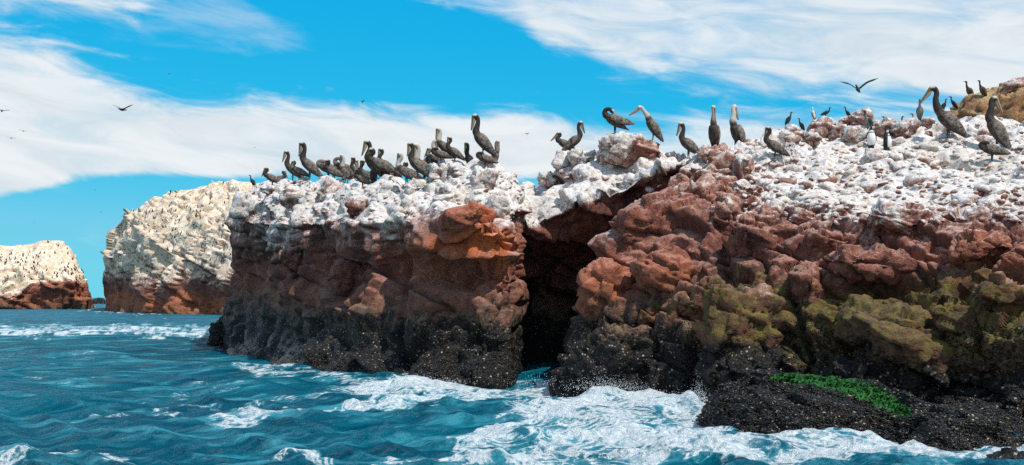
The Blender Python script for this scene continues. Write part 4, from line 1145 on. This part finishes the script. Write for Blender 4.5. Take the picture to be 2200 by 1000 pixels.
def ground_at(px, py, d, span=3.0):
    """where on the rock something seen at this bearing and height stands"""
    best = None
    for dd in np.linspace(d - span, d + span, 61):
        x = (px - CX) / F * dd
        ok, loc, nrm, _, ob, _ = scene.ray_cast(DG, Vector((x, dd, 30)), Vector((0, 0, -1)))
        if not ok or loc.z < 1.5: continue
        yy = HY - (loc.z - CAMZ) / dd * F
        c = abs(yy - py) + 2.0 * abs(dd - d)
        if best is None or c < best[0]: best = (c, loc.copy(), yy)
    return best[1], best[2]

D_, M_, P_ = (0.030, 0.024, 0.022), (0.16, 0.13, 0.11), (0.42, 0.37, 0.32)
G1, G2, G3 = 'pelicans of the colony on the shaded cliff', 'pelicans on the ridge above the cave', 'pelicans on the white slope'
TBL = [
    # pose, bearing, foot, depth, height as seen, facing, neck, label, group
    ('tuck', 584, 402, 49, 44, 185, D_, 'hunched pelican lowest at the outer end of the colony, bill to its chest', G1),
    ('tuck', 600, 404, 50, 36, 10, D_, 'small pelican crouching behind the outermost hunched one, only its head showing', G1),
    ('look', 628, 384, 46, 66, 200, D_, 'upright pelican second from the outer end of the colony with neck raised', G1),
    ('alert', 664, 386, 43.5, 86, 180, D_, 'tall pelican with dark raised neck and pale-streaked wings near the colony outer end', G1),
    ('sleep', 704, 388, 42, 44, 205, M_, 'rounded grey pelican with its head laid back, beside the tall streaked one', G1),
    ('preen', 738, 384, 40.5, 48, 190, M_, 'broad pelican preening its back with a lifted wing among the crowd', G1),
    ('alert', 744, 378, 42, 66, 150, P_, 'pelican with a thin pale neck rising behind the preening crowd', G1),
    ('ess', 768, 382, 39.5, 52, 170, D_, 'pelican with dark hooked neck left of the colony centre pair', G1),
    ('tuck', 778, 404, 37.5, 40, 175, D_, 'dark pelican crouching low in front on the white rock edge', G1),
    ('ess', 787, 386, 39, 54, 160, D_, 'pelican with dark hooked neck just beside the tall central pelican', G1),
    ('look', 806, 372, 38.5, 90, 195, D_, 'tall central pelican with head high and bill against its breast', G1),
    ('upright', 802, 398, 37, 52, 268, P_, 'pale-bellied pelican standing front-on below the tall central one', G1),
    ('tuck', 816, 378, 39.5, 68, 170, D_, 'pelican whose dark round head shows over the central pelican back', G1),
    ('ess', 830, 380, 39, 62, 190, D_, 'pelican with rounded dark back at the inner side of the central trio', G1),
    ('sleep', 826, 394, 37, 40, 200, D_, 'dark pelican asleep below the central trio', G1),
    ('sleep', 854, 396, 36.3, 34, 260, D_, 'squat dark pelican with no head visible between the two colony halves', G1),
    ('ess', 872, 398, 35.6, 72, 165, P_, 'pale-fronted pelican with a crook neck nearest the gap in the colony', G1),
    ('alert', 896, 376, 36.2, 80, 190, D_, 'pelican with straight dark neck in front of two pale-necked ones', G1),
    ('alert', 909, 376, 37, 82, 185, P_, 'pelican with straight pale neck, first of the two pale-necked pair', G1),
    ('alert', 922, 374, 36.8, 74, 10, P_, 'pelican with shorter pale neck looking away from the first pale one', G1),
    ('sleep', 946, 352, 35.5, 32, 190, D_, 'dark pelican lying flat behind the white dome rock', G1),
    ('alert', 954, 340, 35, 68, 190, P_, 'pelican with tall pale neck standing above the white dome rock', G1),
    ('ess', 976, 340, 35, 50, 195, D_, 'pelican with dark curled neck next to the tall pale one on the dome', G1),
    ('upright', 1008, 368, 33.5, 40, 200, D_, 'small dark pelican on the white rock below the tallest pelican', G1),
    ('proud', 1036, 336, 33.2, 94, 182, D_, 'tallest pelican of the colony with long dark neck, last but one inland', G1),
    ('sleep', 1042, 362, 33.5, 36, 200, D_, 'dark pelican lying on the rock under the tallest pelican', G1),
    ('upright', 1063, 366, 33.8, 36, 20, M_, 'small pelican at the inland end of the colony by the saddle', G1),
    ('tuck', 642, 388, 44.5, 44, 170, M_, 'pelican squatting between the upright one and the tall streaked one', G1),
    ('tuck', 716, 392, 41, 50, 160, D_, 'pelican with dark folded neck in front of the rounded grey one', G1),
    ('ess', 756, 390, 39.8, 50, 20, M_, 'pelican turned inland just in front of the thin pale neck', G1),
    ('tuck', 884, 388, 35.8, 46, 185, D_, 'brown pelican crouching behind the pale-fronted crook-necked one', G1),
    ('sleep', 912, 382, 35.4, 36, 200, M_, 'grey-brown pelican resting below the two pale-necked ones', G1),
    ('tuck', 934, 366, 35.4, 44, 180, M_, 'pelican squatting between the pale-necked pair and the white dome', G1),
    ('beak', 1213, 334, 35.5, 50, 185, D_, 'pelican pointing its long bill downwards over the saddle', G2),
    ('look', 1234, 330, 35.8, 70, 350, D_, 'pelican with raised neck and its back to the one pointing its bill', G2),
    ('preen', 1320, 288, 34.2, 58, 190, D_, 'dark pelican preening with lifted wings on the streaked boulder top', G2),
    ('lean', 1402, 298, 34.0, 76, 178, P_, 'pelican leaning forward off the boulder with a pale nape', G2),
    ('look', 1478, 327, 32.0, 78, 186, D_, 'slim pelican with grey-edged wings facing the boulder from the red crest', G2),
    ('upright', 1534, 318, 31.8, 92, 250, M_, 'upright pelican seen from behind, first of the pair on the red crest', G2),
    ('turned', 1582, 320, 31.6, 96, 215, P_, 'upright pelican with a white neck, second of the pair on the red crest', G2),
    ('ess', 1664, 348, 30.0, 72, 170, D_, 'dark pelican among the rocks where the red crest meets the white slope', G3),
    ('stretch', 2036, 300, 28.6, 116, 176, D_, 'largest pelican with arched dark neck and long bill pointing down', G3),
    ('turned', 2140, 320, 28.4, 116, 165, D_, 'big brown pelican standing in front of the ochre outcrop', G3),
    ('sleep', 2130, 348, 27.2, 46, 170, D_, 'dark pelican lying on the white slope below the big brown one', G3),
]
for pose, px, fy, d, hp, yaw, tone, lab, grp in TBL:
    loc, yy = ground_at(px, fy, d)
    s = hp * loc.y / F / POSES[pose]['height']
    if abs(yy - fy) > 8: print('PLACE', lab[:30], px, 'want', fy, 'got', round(yy), 'd', round(loc.y, 1), 'scale', round(s, 2))
    s = min(max(s, 0.75), 1.35)
    pelican(pose, loc - Vector((0, 0, 0.015)), yaw, s, tone, lab, grp)

# --- cormorants, boobies and gulls: small upright birds
def small_bird(pitch, kind, voxel=0.013):
    p = math.radians(pitch); cp, sp_ = math.cos(p), math.sin(p); z0 = .20 + .06 * sp_
    ax = lambda s, o=0.0: np.array([s * cp - o * sp_, 0, z0 + s * sp_ + o * cp])
    sp = [(*ax(s), a, b) for s, a, b in ((-.30, .03, .010), (-.22, .04, .03), (-.12, .068, .066), (0, .088, .086), (.10, .075, .075), (.17, .045, .045))]
    c = ax(.17); nk = [(*(c + np.array(q)), a, a) for q, a in (((.03, 0, .06), .032), ((.03, 0, .12), .027), ((.04, 0, .17), .031), ((.08, 0, .185), .024), ((.105, 0, .18), .013))]
    parts = [loft(sp + nk, 12)]
    for s in (-1, 1): parts.append(loft([(0, .035 * s, z0 - .05, .02, .02), (.0, .037 * s, .05, .011, .011), (.01, .038 * s, .008, .012, .009), (.06, .04 * s, .006, .02, .006)], 8))
    me = weld(*join(parts), voxel); v = coords(me)
    cen = cr(np.array(sp + nk)[:, :3], 4); i = ((v[:, None] - cen[None]) ** 2).sum(-1).argmin(1)
    t = np.linspace(0, 1, len(cen))[i] * 10
    front = ((v - cen[i]) @ np.array([sp_, 0, -cp]))
    wh = sstep(front, 0.0, .03) * sstep(t, 1.0, 2.0) * sstep(t, 7.0, 6.0) if kind == 'white' else np.zeros(len(v))
    set_attrs(me, neck=sstep(t, 5.5, 6.5), head=np.zeros(len(v)), white=wh, legs=sstep(v[:, 2], .09, .06))
    h = v[:, 2].max(); hd = np.array(nk[-1][:3])
    bill = make_mesh('bill', *loft([(*(hd + np.array([q - .012, 0, -q * .12])), a, a) for q, a in ((0, .012), (.04, .008), (.085, .003))], 8))
    wings = []
    for s in (-1, 1):
        V, Fc = loft([(*(ax(q, .02) + np.array([0, y * s, 0])), a_, b_) for q, y, a_, b_ in ((.12, .055, .02, .04), (.02, .082, .016, .062), (-.12, .062, .012, .05), (-.26, .03, .007, .018))], 10)
        m_ = make_mesh('wing', V, Fc); n = len(V); set_attrs(m_, neck=np.zeros(n), head=np.zeros(n), white=np.zeros(n), legs=np.zeros(n)); wings.append(m_)
    return dict(body=me, bill=bill, wings=wings, height=h)
def penguin_parts():
    sp = [(-.05, 0, .03, .05, .05), (-.02, 0, .10, .095, .10), (.01, 0, .22, .112, .118), (.0, 0, .34, .10, .105), (-.01, 0, .44, .075, .075), (0, 0, .51, .055, .058), (.01, 0, .56, .055, .06), (.02, 0, .605, .045, .045), (.02, 0, .63, .02, .02)]
    parts = [loft(sp, 14)]
    for s in (-1, 1): parts.append(loft([(0, .05 * s, .06, .03, .03), (.0, .05 * s, .015, .025, .016), (.07, .055 * s, .010, .035, .010), (.10, .056 * s, .008, .018, .008)], 8))
    parts.append(loft([(-.06, 0, .07, .03, .02), (-.12, 0, .02, .02, .01)], 8))
    me = weld(*join(parts), 0.012); v = coords(me)
    wh = sstep(v[:, 0], .02, .05) * sstep(v[:, 2], .05, .09) * sstep(v[:, 2], .47, .44)
    band = np.exp(-((v[:, 2] - .40) / .018) ** 2) * (v[:, 0] > 0)
    face = sstep(v[:, 2], .49, .51) * sstep(v[:, 2], .57, .55) * np.exp(-((np.abs(v[:, 1]) - .045) / .015) ** 2) * (v[:, 0] > -.01)
    set_attrs(me, neck=np.zeros(len(v)), head=np.zeros(len(v)), white=np.clip(wh * (1 - band) + face, 0, 1), legs=sstep(v[:, 2], .04, .02))
    bill = make_mesh('bill', *loft([(.055, 0, .565, .016, .018), (.10, 0, .555, .012, .014), (.135, 0, .545, .004, .006)], 8))
    wings = []
    for s in (-1, 1):
        V, Fc = loft([(-.005, .085 * s, .42, .012, .03), (-.01, .118 * s, .33, .010, .042), (-.015, .128 * s, .24, .008, .036), (-.02, .125 * s, .17, .005, .014)], 8)
        m_ = make_mesh('wing', V, Fc); n = len(V); set_attrs(m_, neck=np.zeros(n), head=np.zeros(n), white=np.zeros(n), legs=np.zeros(n)); wings.append(m_)
    return dict(body=me, bill=bill, wings=wings, height=.63)
SMALL = {'black': small_bird(58, 'plain'), 'white': small_bird(64, 'white'), 'low': small_bird(25, 'plain'), 'penguin': penguin_parts()}
def place_small(name, key, mat, wing_mat, px, fy, d, hp, yaw, tone, cat, label, group):
    A = SMALL[key]; loc, yy = ground_at(px, fy, d)
    s = min(max(hp * loc.y / F / A['height'], 0.6), 1.5)
    if abs(yy - fy) > 8: print('PLACE', label[:30], px, 'want', fy, 'got', round(yy), 'scale', round(s, 2))
    e = link(name, None, label=label, category=cat, group=group)
    e.location = loc - Vector((0, 0, .008)); e.rotation_euler = (0, 0, math.radians(yaw)); e.scale = (s,) * 3
    def child(n, me, m_):
        o = link(n, me.copy(), m_, e); o.color = (*tone, 1)
        return o
    me = A['body'].copy(); me.materials.clear(); me.materials.append(mat); o = link('body', me, None, e); o.color = (*tone, 1)
    child('bill', A['bill'], BILL_DARK)
    for w_ in A['wings']: child('wing', w_, wing_mat)
GS = 'small seabirds among the pelicans'
for a in [
    ('cormorant', 'black', BLACK, BLACK, 543, 396, 52, 27, 160, D_, 'cormorant', 'lone tiny dark bird upright beyond the outer end of the colony', GS),
    ('cormorant', 'black', BLACK, BLACK, 1694, 268, 32, 30, 20, D_, 'cormorant', 'dark bird leaning on the rocks just above the dark pelican of the slope', GS),
    ('gull', 'white', PALE, GREY, 1748, 250, 32.5, 30, 100, (.6, .57, .53), 'gull', 'pale bird standing on the brown rock heap', GS),
    ('cormorant', 'low', BLACK, BLACK, 1774, 252, 32.5, 20, 10, D_, 'cormorant', 'dark bird bent flat beside the pale one on the brown heap', GS),
    ('cormorant', 'black', GREY, BLACK, 1866, 280, 31, 44, 200, D_, 'cormorant', 'grey bird standing behind the two penguins', GS),
    ('cormorant', 'black', BLACK, BLACK, 1932, 284, 31, 36, 20, D_, 'cormorant', 'black bird leaning back on the crest between penguin and largest pelican', GS),
    ('gull', 'white', GREY, GREY, 1968, 284, 31, 40, 180, M_, 'gull', 'grey bird crouching under the tip of the largest pelican bill', GS),
    ('cormorant', 'black', GREY, BODY, 1976, 250, 33, 46, 250, M_, 'cormorant', 'brown bird standing between the largest pelican bill and neck', GS),
    ('cormorant', 'black', BLACK, BLACK, 2028, 236, 35, 28, 30, D_, 'cormorant', 'black bird behind the largest pelican back, first of two', GS),
    ('cormorant', 'black', BLACK, BLACK, 2050, 234, 35, 30, 150, D_, 'cormorant', 'black bird behind the largest pelican back, nearer the ochre outcrop', GS),
    ('cormorant', 'black', BODY, BODY, 2083, 214, 35, 40, 200, D_, 'cormorant', 'dark upright bird at the lower end of the ochre outcrop crest', GS),
    ('cormorant', 'black', BODY, BODY, 2111, 210, 35.2, 38, 200, D_, 'cormorant', 'dark upright bird higher on the ochre outcrop crest', GS),
    ('cormorant', 'black', BLACK, BLACK, 1722, 268, 32, 26, 200, D_, 'cormorant', 'black bird on the red rocks between the leaning bird and the pale one', GS),
    ('cormorant', 'black', BODY, BLACK, 1822, 262, 32.5, 26, 170, D_, 'cormorant', 'dark bird upright on the highest brown block of the heap', GS),
    ('cormorant', 'low', BLACK, BLACK, 1905, 270, 32, 22, 200, D_, 'cormorant', 'dark bird crouching on the block behind the lone dark penguin', GS),
    ('penguin', 'penguin', BLACK, BLACK, 1872, 319, 29.5, 52, 250, D_, 'penguin', 'penguin with white breast stripe beside the grey bird', 'penguins on the white slope'),
    ('penguin', 'penguin', BLACK, BLACK, 1906, 322, 29.3, 48, 330, D_, 'penguin', 'dark penguin standing alone with its back half turned', 'penguins on the white slope'),
]: place_small(*a)

# --- birds in the air
def wing_mesh(span, chord, bend, sweep, s):
    pts = []
    for t in np.linspace(0, 1, 9):
        z = span * (bend[0] * t if t < .45 else bend[0] * .45 + bend[1] * (t - .45))
        pts.append((-sweep * span * max(0, t - .35) * 0.6, s * (.04 + span * t * .95), .02 + z, chord * (1.0 - 0.25 * t) * (1 if t < .75 else (1 - t) / .25 * .85 + .15), .016 * (1 - .8 * t)))
    V, Fc = [], []
    for x, y, z, c, th in pts:
        V += [(x + c * .45, y, z), (x + c * .12, y, z + th), (x - c * .55, y, z - .004), (x + c * .1, y, z - th * .4)]
    for i in range(8):
        for j in range(4): Fc.append((4 * i + j, 4 * i + (j + 1) % 4, 4 * i + 4 + (j + 1) % 4, 4 * i + 4 + j))
    return np.array(V), np.array(Fc)
FLY_BODY = loft([(-.42, 0, 0, .06, .008), (-.30, 0, 0, .045, .03), (-.12, 0, 0, .075, .075), (.05, 0, .0, .085, .085), (.2, 0, .015, .055, .055), (.30, 0, .03, .038, .038), (.38, 0, .04, .042, .042), (.44, 0, .035, .02, .02), (.52, 0, .02, .006, .006)], 10)
def flyer(px, py, d, span_px, rot, label, bend=(.35, .1), mats=None, sweep=.5, parts=True, cat='seabird'):
    s = span_px / F * d / 1.7
    e = link('flying_bird', None, label=label, category=cat, group='birds flying over the islets')
    e.location = at(px, py, d); e.rotation_euler = [math.radians(r) for r in rot]; e.scale = (s,) * 3
    bm, wm = mats or (BLACK, BLACK)
    V, Fc = FLY_BODY; me = make_mesh('body', V, Fc); n = len(V)
    set_attrs(me, neck=np.zeros(n), head=np.zeros(n), white=np.zeros(n), legs=np.zeros(n)); link('body', me, bm, e)
    for k_, sgn in enumerate((-1, 1)):
        V, Fc = wing_mesh(.82, .22, bend if not isinstance(bend[0], tuple) else bend[k_], sweep, sgn); me = make_mesh('wing', V, Fc); n = len(V)
        set_attrs(me, neck=np.zeros(n), head=np.zeros(n), white=np.zeros(n), legs=np.zeros(n)); link('wing', me, wm, e)
flyer(1843, 192, 42, 84, (0, -10, -118), 'pale brown booby gliding with raised wings above the white slope', (.75, .40), (GREY, WING), .45)
flyer(262, 236, 62, 54, (20, 0, 70), 'thin dark gull gliding alone in the cloud above the tall islet', ((.75, .65), (.15, .05)), sweep=.2)
flyer(4, 239, 60, 34, (10, 10, 120), 'dark bird half cut off at the picture edge', (.5, .1))
flyer(50, 282, 150, 22, (10, 5, 100), 'upper of two faint birds flying close together low in the cloud', (.2, .0), (GREY, GREY))
flyer(24, 297, 150, 22, (10, 5, 100), 'lower of two faint birds flying close together low in the cloud', (.2, .0), (GREY, GREY))
flyer(362, 159, 160, 18, (10, 0, 80), 'tiny bird at the cloud edge against the deep blue', (.4, .1), (GREY, GREY))
flyer(458, 198, 180, 12, (10, 0, 80), 'tiny pale bird in the thin upper cloud', (.3, .1), (GREY, GREY))
flyer(778, 219, 110, 20, (0, 70, 30), 'small bird banking steeply under the blue band above the colony', (.3, .1), (GREY, GREY))
flyer(547, 317, 150, 10, (10, 0, 60), 'tiny dark bird in front of the cloud by the colony outer end', (.4, .1))
flyer(1132, 288, 120, 12, (0, 50, 60), 'tiny bird above the saddle between the two cliffs', (.4, .1), (GREY, GREY))
flyer(1275, 298, 110, 10, (0, 0, 80), 'tiny dark bird beside the streaked boulder', (.4, .1))
flyer(216, 456, 150, 10, (0, 0, 70), 'tiny dark bird low over the gap between the islets', (.4, .1))
flyer(204, 409, 170, 8, (0, 0, 70), 'tiny dark bird under the cloud base above the gap', (.4, .1))
flyer(73, 480, 170, 9, (0, 0, 100), 'tiny dark bird just above the farthest islet', (.4, .1))

# --- specks of seabirds roosting on the far islets
def speck_mesh():
    V, Fc = loft([(-.16, 0, .08, .03, .02), (-.05, 0, .22, .11, .10), (.03, 0, .36, .10, .10), (.06, 0, .48, .05, .05), (.09, 0, .55, .055, .05), (.17, 0, .55, .015, .015)], 7, 2)
    me = make_mesh('roosting_bird', V, Fc); n = len(V)
    set_attrs(me, neck=np.zeros(n), head=np.zeros(n), white=np.zeros(n), legs=np.zeros(n)); me.materials.append(BLACK); return me
SPECK = speck_mesh()
def roost(obj, count, xr, yr, zmin, label, scale):
    k = tries = 0
    while k < count and tries < count * 20:
        tries += 1
        h = hit(obj, rng.uniform(*xr), rng.uniform(*yr))
        if h is None or h[2] < zmin: continue
        if vnoise(h[None] * 0.22, 77)[0] + rng.normal(0, .25) < 0.05: continue
        o = link('roosting_bird', SPECK, label=label, category='seabird', group=label)
        o.location = h - np.array([0, 0, .1]); s = scale * rng.uniform(.8, 1.25); o.scale = (s, s, s); o.rotation_euler = (0, 0, rng.uniform(0, 6.28)); k += 1
roost(islet_a, 105, (0, 180), (508, 602), 5.0, 'tiny black seabird roosting on the white top of the farthest islet', 0.95)
roost(islet_b, 110, (240, 520), (385, 560), 6.0, 'tiny black seabird roosting on the face of the tall cream islet', 0.75)
